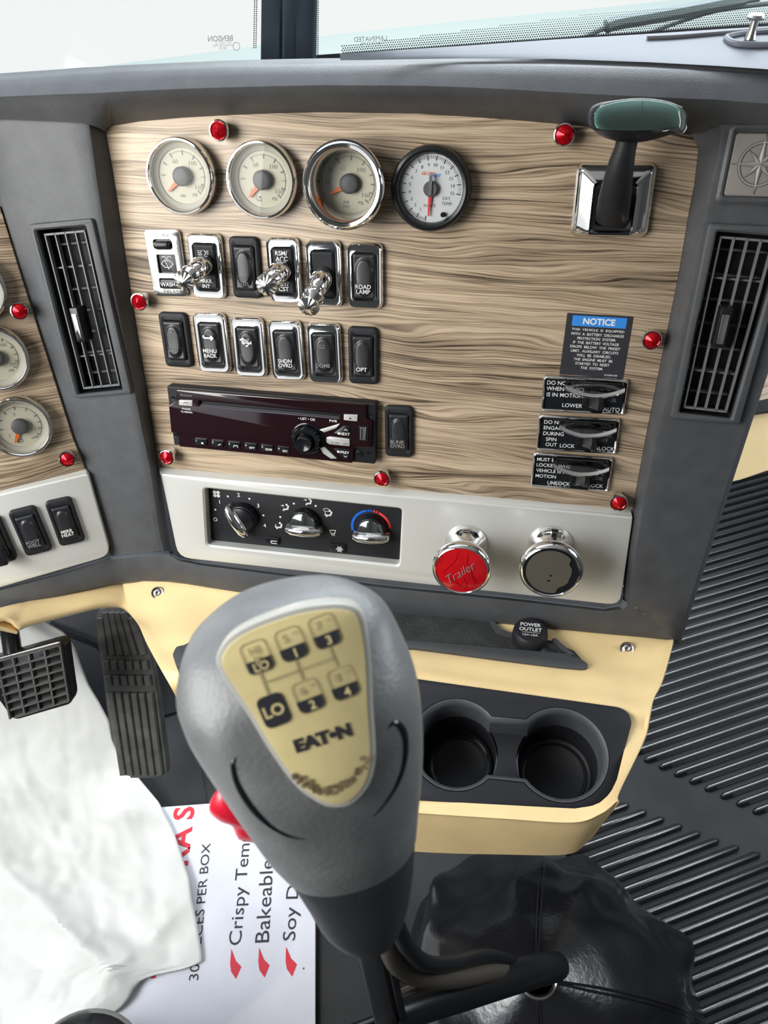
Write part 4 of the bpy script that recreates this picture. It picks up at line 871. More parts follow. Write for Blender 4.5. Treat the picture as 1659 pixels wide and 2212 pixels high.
vent([(60, 485), (199, 472), (284, 851), (158, 861)], [(76, 498), (184, 488), (264, 843), (168, 853)], 'tall black air vent on the charcoal column at left', .018, (166, 703), .030, (.225, .77))
vent([(1531, 482), (1716, 492), (1597, 918), (1447, 905)], [(1549, 500), (1694, 512), (1580, 906), (1467, 893)], 'tall black air vent on the charcoal column at the right picture edge', .0185, (1562, 709), .030, (.24, .755))

# ================================================================== HEATER CONTROLS
hq = [(440, 1055), (868, 1100), (862, 1222), (447, 1178)]
c, wd, ht, rot = quad_c(P, hq, .009)
T = thing('heater_control', 'black heater control panel with three chrome-gripped dials set in the silver panel', 'heater control', P.mat((c.x, c.y, 0), rot))
HZ0 = -.002
def z4(x, y, wz=HZ0):
    p = P.px(340+x/2.5136, 1000+y/2.5136, wz)-Vector((c.x, c.y, 0)); return V(p.x*cos(rot)+p.y*sin(rot), -p.x*sin(rot)+p.y*cos(rot))
bb = MB(); bb.rbox((0, 0, -.006), (wd+.012, ht+.012, .004), .003, .0005); bb.build('face_plate', BLKM, T)
bb = MB(); z = HZ0+.0003
for s, x, y, h in (('1', 338, 210, .0042), ('2', 441, 173, .0042), ('3', 548, 231, .0042), ('4', 583, 339, .0042), ('O', 315, 306, .0042)):
    p = z4(x, y); bb.text(s, p.x, p.y, h, z, bold=.015)
for x, y in ((315, 253), (383, 181), (500, 194), (576, 284), (668, 293), (741, 220), (860, 233)):
    p = z4(x, y); bb.add([V(p.x+.0011*cos(k*pi/5), p.y+.0011*sin(k*pi/5), z) for k in range(10)], [tuple(range(10))], 0, False)
p = z4(321, 168)                                                     # fan symbol
for k in range(4):
    a = k*pi/2+pi/4; bb.add([V(p.x+.0026*cos(a)+.0019*cos(q*pi/5), p.y+.0026*sin(a)+.0019*sin(q*pi/5), z) for q in range(10)], [tuple(range(10))], 0, False)
def seated(x, y, shield=False, up=True):
    p = z4(x, y); bb.add([V(p.x+.0012*cos(k*pi/4)+.0005, p.y+.0034+.0012*sin(k*pi/4), z) for k in range(8)], [tuple(range(8))], 0, False)
    stroke(bb, [(p.x+.0022, p.y+.0022), (p.x+.0012, p.y-.0014), (p.x-.0022, p.y-.0018), (p.x-.0030, p.y-.0032)], .0016, z)
    if up: stroke(bb, [(p.x-.0052, p.y+.0020), (p.x-.0026, p.y+.0020)], .0006, z); stroke(bb, [(p.x-.0036, p.y+.0029), (p.x-.0024, p.y+.0020), (p.x-.0036, p.y+.0011)], .0006, z)
    else: stroke(bb, [(p.x-.0040, p.y+.0016), (p.x-.0040, p.y-.0022)], .0006, z); stroke(bb, [(p.x-.0049, p.y-.0010), (p.x-.0040, p.y-.0022), (p.x-.0031, p.y-.0010)], .0006, z)
seated(700, 243); seated(824, 212); seated(664, 342, up=False); seated(934, 276, up=False)
p = z4(918, 262); stroke(bb, [(p.x-.003, p.y+.002), (p.x-.0018, p.y+.003), (p.x+.0018, p.y+.003), (p.x+.003, p.y+.002), (p.x+.002, p.y), (p.x-.002, p.y)], .0005, z, closed=True)
p = z4(952, 378); stroke(bb, [(p.x-.003, p.y+.0025), (p.x+.003, p.y+.003), (p.x+.002, p.y-.001), (p.x-.0018, p.y-.001)], .0006, z, closed=True)
for k in (-1, 0, 1): stroke(bb, [(p.x+k*.0013, p.y-.0004), (p.x+k*.0013+.0006, p.y-.0034)], .0005, z)
bb.build('dial_lettering', WHITE, T)
bb = MB(); p = z4(1160, 352); r0, r1 = .0175, .0200
def arcq(a0, a1, m, n=16):
    for i in range(n):
        A, B_ = rad(a0+(a1-a0)*i/n), rad(a0+(a1-a0)*(i+1)/n)
        bb.add([V(p.x+r0*cos(A), p.y+r0*sin(A), z), V(p.x+r1*cos(A), p.y+r1*sin(A), z), V(p.x+r1*cos(B_), p.y+r1*sin(B_), z), V(p.x+r0*cos(B_), p.y+r0*sin(B_), z)], [(0, 1, 2, 3)], m, False)
arcq(195, 104, 0); arcq(101, 96, 0, 4); arcq(93, 88, 0, 4); arcq(84, 79, 1, 4); arcq(76, 71, 1, 4); arcq(67, 5, 1); arcq(-12, -24, 1, 5)
bb.build('temperature_scale', [BLUE2, RED2], T)
def knob(cx, cy, ang, chrome_top):
    p = z4(cx, cy, .006); M_ = Matrix.Translation((p.x, p.y, HZ0)) @ Matrix.Rotation(rad(ang), 4, 'Z')
    bb = MB(); bb.lathe([(.0150, 0), (.0148, .006), (.0138, .0085), (.0125, .0090), (0, .0092)], 40, M=M_); kb = bb.build('dial_knob', BLK, T)
    # the raised grip bar across the knob
    bb = MB(); lo = []
    for x, hw, zt in ((-.0185, .0022, .010), (-.0175, .0036, .0125), (-.012, .0050, .0155), (0, .0056, .0165), (.012, .0050, .0155), (.0175, .0036, .0125), (.0185, .0022, .010)):
        lo.append([V(x, -hw-.0105+.0045, .004), V(x, -hw-.0105+.0045, zt-.004), V(x, -hw*.6-.006, zt-.001), V(x, -.006, zt), V(x, hw*.6-.006, zt-.001), V(x, hw-.006, zt-.004), V(x, hw-.006, .004)])
    bb.loft(lo, M=M_); bb.build('grip', CHROME, kb)
    bb = MB(); bb.lathe([(.0128, .0085), (.0124, .0105), (.0112, .0112), (0, .0114)], 40, M=M_); cp = bb.build('cap', CHROME if chrome_top else BLK, kb)
    bb = MB(); q = [V(-.0110, -.0006, .0116), V(.0110, -.0006, .0116), V(.0110, .0006, .0116), V(-.0110, .0006, .0116)]; bb.add(q, [(0, 1, 2, 3)], 0, False, M_); bb.build('pointer_line', GREYP, cp)
knob(456, 305, -60, False); knob(792, 335, 2, True); knob(1158, 372, 4, True)
for q, nm in (((588, 395, 666, 405, 664, 440, 584, 432), 'recirculation_button'), ((940, 432, 1026, 440, 1022, 485, 936, 476), 'air_conditioning_button')):
    pts = [z4(q[i], q[i+1]) for i in range(0, 8, 2)]; bb = MB(); bb.prism(roundpoly(ccw(pts), .0008), HZ0, HZ0+.0022, .0006); k = bb.build(nm, BLK, T)
    m_ = sum(pts, Vector())/4; bb = MB(); zz = HZ0+.0025
    if nm.startswith('air'):
        m_ = z4(992, 462)
        for j in range(6):
            a = j*pi/3; d = (cos(a), sin(a)); stroke(bb, [(m_.x, m_.y), (m_.x+.0036*d[0], m_.y+.0036*d[1])], .0006, zz)
            stroke(bb, [(m_.x+.0026*cos(a+.5), m_.y+.0026*sin(a+.5)), (m_.x+.0018*d[0], m_.y+.0018*d[1]), (m_.x+.0026*cos(a-.5), m_.y+.0026*sin(a-.5))], .0005, zz)
    else:
        m_ = z4(636, 424); stroke(bb, [(m_.x+.003, m_.y+.0014), (m_.x-.0022, m_.y+.0014), (m_.x-.003, m_.y), (m_.x-.0022, m_.y-.0014), (m_.x+.003, m_.y-.0014)], .0009, zz)
    bb.build('symbol', WHITE, k)

# ================================================================== PULL KNOBS
def pull(fx, fy, r, wz, label, red):
    fc = P.px(fx, fy, wz); T = thing('pull_knob', label, 'pull knob', P.mat((fc.x, fc.y, .009)), 'chrome air brake pull knobs on the silver panel'); L_ = wz-.009; k = r/.0262
    Mt = Matrix.Rotation(rad(5), 4, 'X') if False else None
    bb = MB(); bb.lathe([(.0200*k, 0), (.0198*k, .0015), (.0165*k, .006), (.0125*k, .014), (.0112*k, .020), (.0120*k, L_-.019), (.0165*k, L_-.0165), (.0235*k, L_-.0140), (.0262*k, L_-.0085), (.0264*k, L_-.0055), (.0258*k, L_-.0025), (.0242*k, L_-.0006), (.0232*k, L_), (.0224*k, L_-.0010)], 56); bb.build('body', CHROME, T)
    if red:
        bb = MB(); bb.lathe([(0, L_+.0012), (.012*k, L_+.0008), (.0226*k, L_-.0012)], 48); fcx = bb.build('red_face', JEWEL2, T); fcx['label'] = 'cracked translucent red face'
        bb = MB(); bb.text('Trailer', 0, 0, .0080, L_+.0014, w=.030, rot=rad(42), shear=.45, bold=-.012); bb.build('script_lettering', GREYP, fcx)
        bb = MB()
        for pts in ([(-.004, .020), (-.006, .010), (-.012, .002), (-.016, -.002)], [(.004, .019), (.005, .008), (.009, .002), (.011, -.006)], [(-.010, -.008), (-.004, -.011), (.002, -.016)], [(.003, -.006), (.006, -.012), (.005, -.018)], [(.010, -.002), (.013, -.008), (.012, -.014)]):
            stroke(bb, [(q.x, q.y) for q in smooth_open([V(*a) for a in pts], 4)], .0005, L_+.0011)
        bb.build('cracks', DKRED, fcx)
    else:
        bb = MB(); bb.lathe([(.0226*k, L_-.0012), (.0205*k, L_-.0014), (0, L_-.0010)], 48); fcx = bb.build('worn_face', GLOSSB, T)
        random.seed(11); pts = []
        for i in range(40):
            a = 2*pi*i/40; rr = .0205*k
            if -1.1 < (a if a < pi else a-2*pi) < .75: rr = (.0160+.0014*random.random())*k
            pts.append(V(rr*cos(a), rr*sin(a)))
        bb = MB(); bb.prism(pts, L_-.0012, L_-.0006, holes=[circle(.0011, 10, 0, .0005, -.0035), rrect(.0032, .0016, .0005, 3, 0, -.0005, -.0090)]); fb = bb.build('bronze_patch', BRONZE, T)
JEWEL2 = mat('translucent_red', (.46, .004, .008), .14, coat=.7, spec=.6, var=.15, vscale=90); DKRED = mat('dark_red_line', (.22, .0, .005), .3)
pull(996, 1234, .0262, .058, 'chrome pull knob with cracked red face reading Trailer', True)
pull(1190, 1237, .0272, .056, 'chrome pull knob with bare worn bronze face, right of the red one', False)

# ================================================================== TAN CONSOLE
def pz(rows_px, m, name, parent, sub=1, thick=None):
    rows = [[W(x, y, z) for x, y, z in r] for r in rows_px]; bb = MB(); bb.grid(rows); return bb.build(name, m, parent)
CT = thing('centre_console', 'tan plastic console below the dashboard with cup holder shelf and pedal cut-out', 'console', Matrix.Translation(W(1100, 1600, .67)))
CI = CT.matrix_world.inverted()
def zdash(x): return .822-.000083*x                                   # depth of the dash underside along x
ctl = []                                                              # columns, each a run of (x, y, z)
cols = [((262, 1240), (270, 1285), (280, 1322), (300, 1352), (318, 1392), (345, 1442), (370, 1486), (392, 1530), (402, 1560), (420, 1600)),
        ((340, 1235), (345, 1285), (352, 1330), (365, 1372), (385, 1412), (405, 1452), (430, 1500), (455, 1545), (468, 1600), (490, 1680)),
        ((470, 1250), (475, 1300), (485, 1345), (500, 1385), (515, 1420), (530, 1452), (545, 1500), (560, 1640), (566, 1700), (590, 1775)),
        ((650, 1275), (655, 1325), (665, 1368), (675, 1405), (685, 1435), (700, 1458), (712, 1500), (715, 1716), (720, 1748), (735, 1822)),
        ((860, 1305), (865, 1345), (870, 1385), (876, 1412), (880, 1436), (886, 1462), (886, 1500), (886, 1730), (892, 1760), (900, 1840)),
        ((1080, 1330), (1085, 1370), (1092, 1408), (1100, 1440), (1105, 1468), (1110, 1494), (1108, 1530), (1085, 1745), (1088, 1772), (1090, 1846)),
        ((1270, 1355), (1280, 1395), (1290, 1432), (1297, 1462), (1300, 1490), (1302, 1520), (1298, 1560), (1240, 1754), (1240, 1782), (1222, 1846)),
        ((1390, 1368), (1385, 1400), (1378, 1440), (1372, 1475), (1366, 1506), (1360, 1534), (1352, 1580), (1300, 1738), (1298, 1765), (1262, 1826)),
        ((1440, 1376), (1436, 1400), (1426, 1440), (1416, 1476), (1404, 1506), (1396, 1540), (1384, 1590), (1332, 1716), (1328, 1742), (1282, 1806)),
        ((1456, 1378), (1452, 1396), (1440, 1442), (1428, 1480), (1412, 1512), (1404, 1550), (1392, 1600), (1338, 1712), (1334, 1738), (1286, 1800)),
        ((1456, 1376), (1452, 1392), (1441, 1438), (1429, 1474), (1412, 1506), (1404, 1546), (1392, 1596), (1337, 1710), (1332, 1736), (1284, 1798))]
dz = [0, -.012, -.028, -.046, -.058, -.070, -.078, -.127, -.126, -.090]
rows = []
for ci, col in enumerate(cols):
    rows.append([CI @ W(x, y, zdash(x)+d + (.035 if ci == len(cols)-1 else 0)) for (x, y), d in zip(col, dz)])
def densify(rows, k):
    a = [smooth_open(r, k) for r in rows]; b_ = list(zip(*a)); b2 = [smooth_open(list(q), k) for q in b_]; return b2
bb = MB(); bb.grid(densify(rows, 6)); bb.build('body', TAN, CT, sharp=75)
# the arm of tan trim running left above the pedals
ar = []
for x, y0, y1, zz in ((300, 1255, 1345, .79), (270, 1258, 1316, .79), (250, 1262, 1310, .785), (220, 1270, 1312, .775), (190, 1278, 1318, .765), (120, 1294, 1336, .745), (60, 1309, 1352, .725), (40, 1313, 1359, .718), (10, 1320, 1340, .71), (-60, 1338, 1352, .695)):
    ar.append([CI @ W(x, y0-10, zz+.03), CI @ W(x, y0, zz+.012), CI @ W(x, y0*.5+y1*.5, zz), CI @ W(x, y1-5, zz-.002), CI @ W(x, y1, zz+.004), CI @ W(x, y1+2, zz+.02), CI @ W(x, y1-2, zz+.09)])
bb = MB(); bb.grid(densify(ar, 3)); bb.build('pedal_arch', TAN, CT)
ar = [[CI @ W(x, y, z) for x, y, z in r] for r in (((-60, 1335, .72), (0, 1334, .735), (20, 1340, .74), (40, 1360, .745)), ((-60, 1352, .71), (0, 1352, .725), (18, 1358, .73), (38, 1366, .735)), ((-60, 1362, .72), (0, 1362, .735), (18, 1366, .74), (36, 1370, .745)), ((-60, 1362, .78), (0, 1362, .79), (18, 1366, .80), (36, 1368, .80)))]
bb = MB(); bb.grid(ar); bb.build('column_cover', TAN, CT)
def screw(x, y, z, label):
    p = W(x, y, z); n = (CAM-p).normalized(); q = (n*.55+Vector((-.2, -.5, .75)).normalized()*.45).to_track_quat('Z', 'Y').to_matrix().to_4x4()
    T = thing('panel_screw', label, 'screw', Matrix.Translation(p) @ q, 'countersunk screws in the tan console')
    bb = MB(); bb.lathe([(.0066, .0), (.0060, .0012), (.0050, .0008), (.0046, -.0015), (.0046, -.004)], 24); bb.build('rim', STEEL, T)
    bb = MB(); bb.lathe([(.0044, -.0015), (.0040, .0002), (.0022, .0010), (.0016, .0008), (.0012, -.001), (0, -.001)], 20); bb.build('head', STEEL, T)
def on_body(x, y):
    o = bpy.data.objects['body.000'] if 'body.000' in bpy.data.objects else CT.children[0]
    return o
bpy.context.view_layer.update()
_me = CT.children[0].data; _bv = BVHTree.FromPolygons([CT.matrix_world @ v.co for v in _me.vertices], [tuple(p.vertices) for p in _me.polygons])
def zbody(x, y):
    h = _bv.ray_cast(CAM, ray(x, y).normalized()); 
    return (RW.transposed() @ (h[0]-CAM)).z if h[0] else .72
screw(340, 1281, zbody(340, 1281)-.001, 'small steel screw in the tan trim above the accelerator pedal'); screw(1354, 1402, zbody(1354, 1402)-.001, 'small steel screw in the tan console, right of the storage tray')
# storage tray with textured mat and grey lip
def fit(pts, lift):
    w3 = [W(x, y, zbody(x, y)) for x, y in pts]; return frame3(w3[0]+Vector((0, 0, 0)), w3[1], w3[2])
C1 = fit([(1000, 1405), (1230, 1428), (985, 1350)], 0)
TR = thing('storage_tray', 'shallow dark storage tray with grey lip below the silver panel', 'tray', C1.mat())
def c1(x, y, wz): return C1.px(x, y, wz)
bb = MB(); q = [(392, 1396), (500, 1340), (850, 1300), (1045, 1322), (1066, 1346), (1082, 1368), (1104, 1374), (1192, 1384), (1240, 1406), (1256, 1424), (890, 1390), (392, 1410)]
bb.prism([V(*c1(x, y, .003)[:2]) for x, y in q], -.02, .003); bb.build('textured_mat', MATM if 'MATM' in globals() else mat('woven_mat', (.030, .031, .030), .6, bump=.8, bscale=420, var=.3, vscale=60), TR)
bb = MB(); lp = [(372, 1412), (380, 1396), (396, 1392), (890, 1382), (1240, 1412), (1272, 1434), (1268, 1443), (1258, 1445), (1212, 1441), (890, 1398), (400, 1440), (380, 1438)]
bb.prism(roundpoly([V(*c1(x, y, .006)[:2]) for x, y in lp], .002), -.015, .006, .0012); bb.build('lip', mat('tray_grey', (.060, .060, .062), .5), TR)
bb = MB(); lp = [(1192, 1380), (1200, 1378), (1246, 1418), (1238, 1420)]; bb.prism([V(*c1(x, y, .006)[:2]) for x, y in lp], -.01, .006); bb.build('side_lip', MATS['tray_grey'], TR)
bb = MB(); lp = [(1050, 1330), (1064, 1336), (1080, 1358), (1100, 1366), (1120, 1368), (1118, 1376), (1094, 1374), (1072, 1366)]; bb.prism([V(*c1(x, y, .005)[:2]) for x, y in lp], -.01, .005); bb.build('notch_lip', MATS['tray_grey'], TR)
# power outlet cap
pc = c1(1146, 1360, .016); T = thing('power_outlet', 'round black power outlet cap hanging below the dashboard edge', 'power outlet', C1.mat((pc.x, pc.y, -.004)))
bb = MB(); bb.lathe([(.0165, 0), (.0168, .012), (.0160, .018), (.0140, .0200), (0, .0205)], 40); cp = bb.build('cap', BLKM, T)
bb = MB(); bb.tube([V(.012, -.012, .006), V(.020, -.0150, .006), V(.0225, -.0140, .006)], .0042, 10); bb.build('strap', BLKM, T)
bb = MB(); bb.text('POWER', 0, .0052, .0042, .0210, w=.019, bold=.02); bb.text('OUTLET', 0, -.0005, .0042, .0210, w=.021, bold=.02); stroke(bb, [(-.0075, -.0042), (.0085, -.0042)], .0004, .0210); bb.text('12V-10A', 0, -.0072, .0024, .0210, w=.014, bold=.01); bb.build('lettering', WHITE, cp)

# cup holder
C2 = frame3(W(900, 1480, zbody(900, 1480)-.001), W(1352, 1538, zbody(1352, 1538)-.001), W(886, 1728, zbody(886, 1728)-.001))
if C2.N.z < 0: C2 = Frame(C2.o, C2.X, -C2.Y, -C2.N)
CH = thing('cup_holder', 'black double cup holder sunk in the tan console shelf', 'cup holder', C2.mat())
def c2(x, y, wz=.002): return C2.px(x, y, wz)
lc, rc = c2(985, 1606), c2(1211, 1628); rL = (c2(1076, 1590)-c2(985, 1606)).length; rL = .0385; rR = rL
rL = max(.034, min(.042, ((c2(1304, 1632)-c2(1117, 1620)).length)/2)); rR = rL
d = (rc-lc); d.z = 0; dx = d.normalized(); dy = V(-dx.y, dx.x); hw = .0225
def dumb(z, k=0.0):
    pts = []; a0 = math.asin(min(.99, (hw-k)/(rL-k)))
    for c_, sgn in ((rc, 1), (lc, -1)):
        for i in range(33):
            a = (-(pi-a0)+2*(pi-a0)*i/32); v = dx*cos(a)*sgn+dy*sin(a)*sgn; pts.append(V(c_.x, c_.y)+v*(rL-k)+V(0, 0, z))
    return pts
oq = [(872, 1462), (1338, 1527), (1358, 1538), (1366, 1560), (1330, 1690), (1312, 1725), (1286, 1745), (1240, 1751), (872, 1726)]
op = roundpoly([V(*c2(x, y)[:2]) for x, y in oq], .006)
cut_open(CT.children[0], inset(ccw(op), .0003), -1, C2.mat().inverted() @ CT.matrix_world)
bb = MB(); bb.prism(op, -.006, .002, .0010, holes=[ccw(dumb(0, -.0035))]); bb.build('plate', BLKM, CH)
bb = MB(); bb.loft([dumb(.0022, -.0036), dumb(.0018, -.0026), dumb(-.0016, .0), dumb(-.006, .0004), dumb(-.034, .0012)], cap0=False, cap1=False); bb.build('rim', CHAR, CH)
bb = MB(); hl_ = [circle(rL-.0012, 40, 0, q.x, q.y) for q in (lc, rc)]
flo = [p-dy*0 for p in dumb(0, .0012)]
cxq = (lc+rc)/2; L2 = d.length/2
a0 = math.asin(hw/rL)*.98; sl_ = []
for c_, sg in ((rc, 1), (lc, -1)):
    for i in range(13):
        a = a0-2*a0*i/12; v = -dx*cos(a)*sg+dy*sin(a)*sg; sl_.append(V(c_.x, c_.y)+v*(rL+.0004)+V(0, 0, -.033))
sl_ = ccw(sl_); bb.prism(sl_, -.06, -.030)
bb.build('bridge', BLKM, CH)
for q, ring in ((lc, True), (rc, False)):
    M_ = Matrix.Translation((q.x, q.y, 0)); bb = MB(); bb.lathe([(rL-.0010, -.030), (rL-.003, -.072), (rL-.005, -.0735), (0, -.0735)], 48, M=M_); w_ = bb.build('well', BLKM, CH)
    bb = MB(); bb.lathe([(rL-.0045, -.0735), (rL-.0050, -.0690), (rL-.0075, -.0685), (rL-.0085, -.0725), (rL-.0110, -.0725), (rL-.0115, -.0735)] if ring else [(rL-.006, -.0735), (rL-.0065, -.0725), (rL-.0085, -.0725), (rL-.009, -.0735)], 48, M=M_); bb.build('liner_ring', GLOSSB, w_)

# ================================================================== FLOOR MAT
def fl(x, y, h=0.0): return FL.hit(x, y, h)
bb = MB(); poly = [fl(*p) for p in ((500, 1500), (690, 1700))]
base = [V(-.12, -.60), V(1.34, -.60), V(1.34, 1.10), V(.30, 1.10), V(-.12, .60)]
bb.prism(base, 0, .004, .002); nbase = len(bb.f)
def rib(y, x0, x1, wd=.0085, hh=.0066):
    prof = [(-wd*.62, 0), (-wd*.46, hh*.35), (-wd*.24, hh*.93), (-wd*.10, hh), (wd*.10, hh), (wd*.24, hh*.93), (wd*.46, hh*.35), (wd*.62, 0)]
    lo = []
    for x, k in ((x0, .0), (x0+.0015, .6), (x0+.006, 1), (x1-.006, 1), (x1-.0015, .6), (x1, .0)):
        lo.append([V(x, y+a*max(k, .35), .0035+b_*k) for a, b_ in prof])
    bb.loft(lo, closed=False)
PIT = .0147
# smooth stripe runs fore and aft; its edges measured on the floor
def xr(y): return .433+(.333-y)*.89
def xl(y): return .380+(.291-y)*1.10 if y > .20 else .480+(.20-y)*1.3
k = -34
while k < 76:
    y = .2945 + k*PIT; k += 1
    if y > 1.06: continue
    if y > .08: rib(y, xr(y), 1.33)
    if y < .30:
        x0 = -.115 if y < .17 else (.287 if y > .23 else .16)
        if xl(y)-x0 > .03: rib(y, x0, min(xl(y), 1.33))
bb.m = [0 if n < nbase else 1 for n in range(len(bb.f))]
tag(bb.build('ribbed_floor_mat', [RUBF, RUB]), 'black rubber floor mat with long raised ribs and a smooth stripe', 'floor mat')
# dark toe board behind the pedals
bb = MB(); bb.loft([[V(-.84, .60, .004), V(.34, .60, .004), V(.34, 1.10, .37), V(-.84, 1.10, .37)], [V(-.84, .60, -.02), V(.34, .60, -.02), V(.34, 1.10, .34), V(-.84, 1.10, .34)]], sm=False)
struct(bb.build('wall_toe_board', BLKM))

# ================================================================== CARDBOARD
o = fl(681, 2212, .012); yp = fl(681, 1990, .012); xd = Vector(((yp-o).y, -(yp-o).x, 0))
BF = frame3(o, o+xd, yp)
if BF.N.z < 0: BF = Frame(BF.o, BF.X, -BF.Y, -BF.N)
T = thing('cardboard_box', 'flat white cardboard food box lying on the floor, printed red and black', 'box', BF.mat((0, 0, -.012)))
def bx(x, y): return BF.px(x, y, 0)
tl = bx(345, 1742); ytop = (bx(345, 1742).y+bx(450, 1737).y)/2
bb = MB(); q = [V(-.42, -.16), V(0, -.16), V(0, ytop), V(-.42, ytop)]; bb.prism(q, .0045, .0118, .0006); bd = bb.build('board', BOX, T)
bb = MB(); bb.loft([[V(-.42, -.16, z), V(.0004, -.16, z), V(.0004, ytop+.0002, z), V(-.42, ytop+.0002, z)] for z in (.0052, .0105)], sm=False); bb.build('corrugated_edge', KRAFT, T)
zt = .0122; bb = MB()
def line(s, a, b_, cap_px, m, bold=0.0, full=None, cut=None):
    """lettering running from pixel a to pixel b (baseline direction); cap height measured in pixels across"""
    A, B_ = bx(*a), bx(*b_); d = (B_-A); rot = math.atan2(d.y, d.x); h = cap_px
    bb.text(s, (A.x+B_.x)/2, (A.y+B_.y)/2, h, zt, w=d.length, rot=rot, m=m, bold=bold)
line('Crispy Tempura', (506, 2042), (534, 1745), .0150, 0)
line('Bakeable', (566, 2036), (577, 1858), .0160, 0)
line('Soy Dipping', (623, 2032), (640, 1800), .0150, 0)
line('30 PIECES PER BOX', (418, 2118), (446, 1822), .0105, 0)
line('ITEM', (438, 1756), (446, 1715), .0105, 0) if False else None
marks = []
for x, y in ((505, 2085), (566, 2082), (625, 2080)):
    p = bx(x, y); sh = [(-.004, .0165), (.002, .004), (.0085, -.002), (.0035, -.0135), (-.0025, -.006), (-.0042, .002)]
    mk = MB(); mk.add([V(p.x+a, p.y+b_, zt) for a, b_ in sh], [tuple(range(6))], 0, False); mk.build('tick_mark', REDINK, bd)
body_text = bb; bb = MB(); line('TEMPURA S', (352, 2112), (399, 1743), .027, 0, bold=.025); bb.build('title_lettering', REDINK, bd); bb = body_text
p = bx(656, 2092); bb.add([V(p.x+.001*cos(k_), p.y+.001*sin(k_), zt) for k_ in range(6)], [tuple(range(6))], 0, False)
bb.build('lettering', INK, bd)

# ================================================================== PAPER SHEET
prows = []
rt_ = [(1318, 60), (1356, 112), (1372, 140), (1402, 162), (1440, 176), (1482, 192), (1520, 215), (1560, 236), (1600, 244), (1625, 252), (1680, 298), (1735, 344), (1790, 373), (1840, 392), (1900, 411), (1950, 420), (2010, 430), (2060, 437), (2078, 438), (2090, 415), (2098, 385), (2106, 345), (2118, 312), (2136, 296), (2160, 284), (2182, 262), (2206, 212), (2235, 170), (2290, 120)]
hh = lambda y: .013+.30*max(0, (1760-y)/440)**1.9
def xe(y):
    for (a, b_), (c_, d_) in zip(rt_, rt_[1:]):
        if a <= y <= c_: return b_+(d_-b_)*(y-a)/(c_-a)
    return rt_[-1][1]
ys = [1318+i*(2290-1318)/110 for i in range(111)]
for y in ys:
    r = []; x1 = xe(y)
    for i in range(71):
        t_ = i/70; x = -150+(x1+150)*t_; yy = y
        p = fl(x, yy, hh(yy)); n = noise.noise
        q = Vector((p.x*9, p.y*9, 3.1)); z = .016*abs(n(q))+.009*abs(n(q*2.3+Vector((5, 1, 0))))+.0045*abs(n(q*5.1+Vector((2, 7, 0))))+.0015*n(q*11)
        # long fold ridges
        z += .016*max(0, 1-abs((p.x+.30)*.8+(p.y-.36)*.6)/.035)**1.5+.012*max(0, 1-abs((p.x+.22)*.5-(p.y-.30)*.85)/.03)**1.5
        edge = min(1, (1-t_)*9); z = z*(.35+.65*edge)+.014*(1-edge)*abs(n(Vector((p.y*7, 1.7, 0))))
        r.append(fl(x, yy, hh(yy)+z) if False else p+Vector((0, 0, z)))
    prows.append(r)
bb = MB(); bb.grid(prows); ps = bb.build('paper_sheet', PAPER)
md = ps.modifiers.new('thickness', 'SOLIDIFY'); md.thickness = .0012; md.offset = 1
tag(ps, 'large crumpled white paper sheet covering the driver footwell floor', 'paper')

# ================================================================== PEDALS
def pedal_frame(a, b_, c_): 
    f = frame3(W(*a), W(*b_), W(*c_)); return f if f.N.dot(CAM-f.o) > 0 else Frame(f.o, f.X, -f.Y, -f.N)
A1 = pedal_frame((215, 1400, .905), (330, 1400, .905), (345, 1680, .925))
T = thing('accelerator_pedal', 'long dark grey ribbed accelerator pedal beside the white paper', 'pedal', A1.mat())
def a1(x, y): p = A1.px(x, y, .008); return V(p.x, p.y)
op = [a1(*p) for p in ((203, 1335), (212, 1318), (232, 1312), (262, 1312), (286, 1320), (304, 1352), (322, 1412), (338, 1500), (350, 1590), (360, 1672), (330, 1684), (280, 1684), (238, 1600), (228, 1530), (218, 1450), (208, 1390))]
bb = MB(); bb.prism(op, -.010, .0050, .0015); pd = bb.build('pad', RUBD, T)
bb = MB()
def prib(p, q, wd, hgt=.0042):
    d = (q-p).normalized(); n = V(-d.y, d.x)*wd/2; bb.loft([[p-n+V(0, 0, .004), q-n+V(0, 0, .004), q+n+V(0, 0, .004), p+n+V(0, 0, .004)], [p-n+V(0, 0, .0045+hgt*.7), q-n+V(0, 0, .0045+hgt*.7), q+n+V(0, 0, .0045+hgt*.7), p+n+V(0, 0, .0045+hgt*.7)], [p-n*.6+d*.001+V(0, 0, .005+hgt), q-n*.6-d*.001+V(0, 0, .005+hgt), q+n*.6-d*.001+V(0, 0, .005+hgt), p+n*.6+d*.001+V(0, 0, .005+hgt)]], sm=False)
def apx(s, y):
    """across the pad: s 0..1 at pixel row y"""
    l = [(1312, 214), (1400, 213), (1500, 228), (1600, 257), (1684, 300)]; r = [(1312, 280), (1352, 300), (1412, 319), (1500, 334), (1590, 347), (1684, 356)]
    f = lambda q: next((a[1]+(b_[1]-a[1])*(y-a[0])/(b_[0]-a[0]) for a, b_ in zip(q, q[1:]) if a[0] <= y <= b_[0]), q[-1][1])
    x0, x1 = f([(1312, 206), (1400, 214), (1500, 228), (1600, 238), (1684, 258)]), f(r); return a1(x0+(x1-x0)*s, y)
for i in range(6):
    s = .10+i*.16
    for y0, y1 in ((1322 if 0 < i < 5 else 1334, 1416), (1427, 1448), (1459, 1482), (1496, 1676)):
        prib(apx(s, y0), apx(s, y1), .0085)
bb.build('tread_ribs', RUBD, pd)
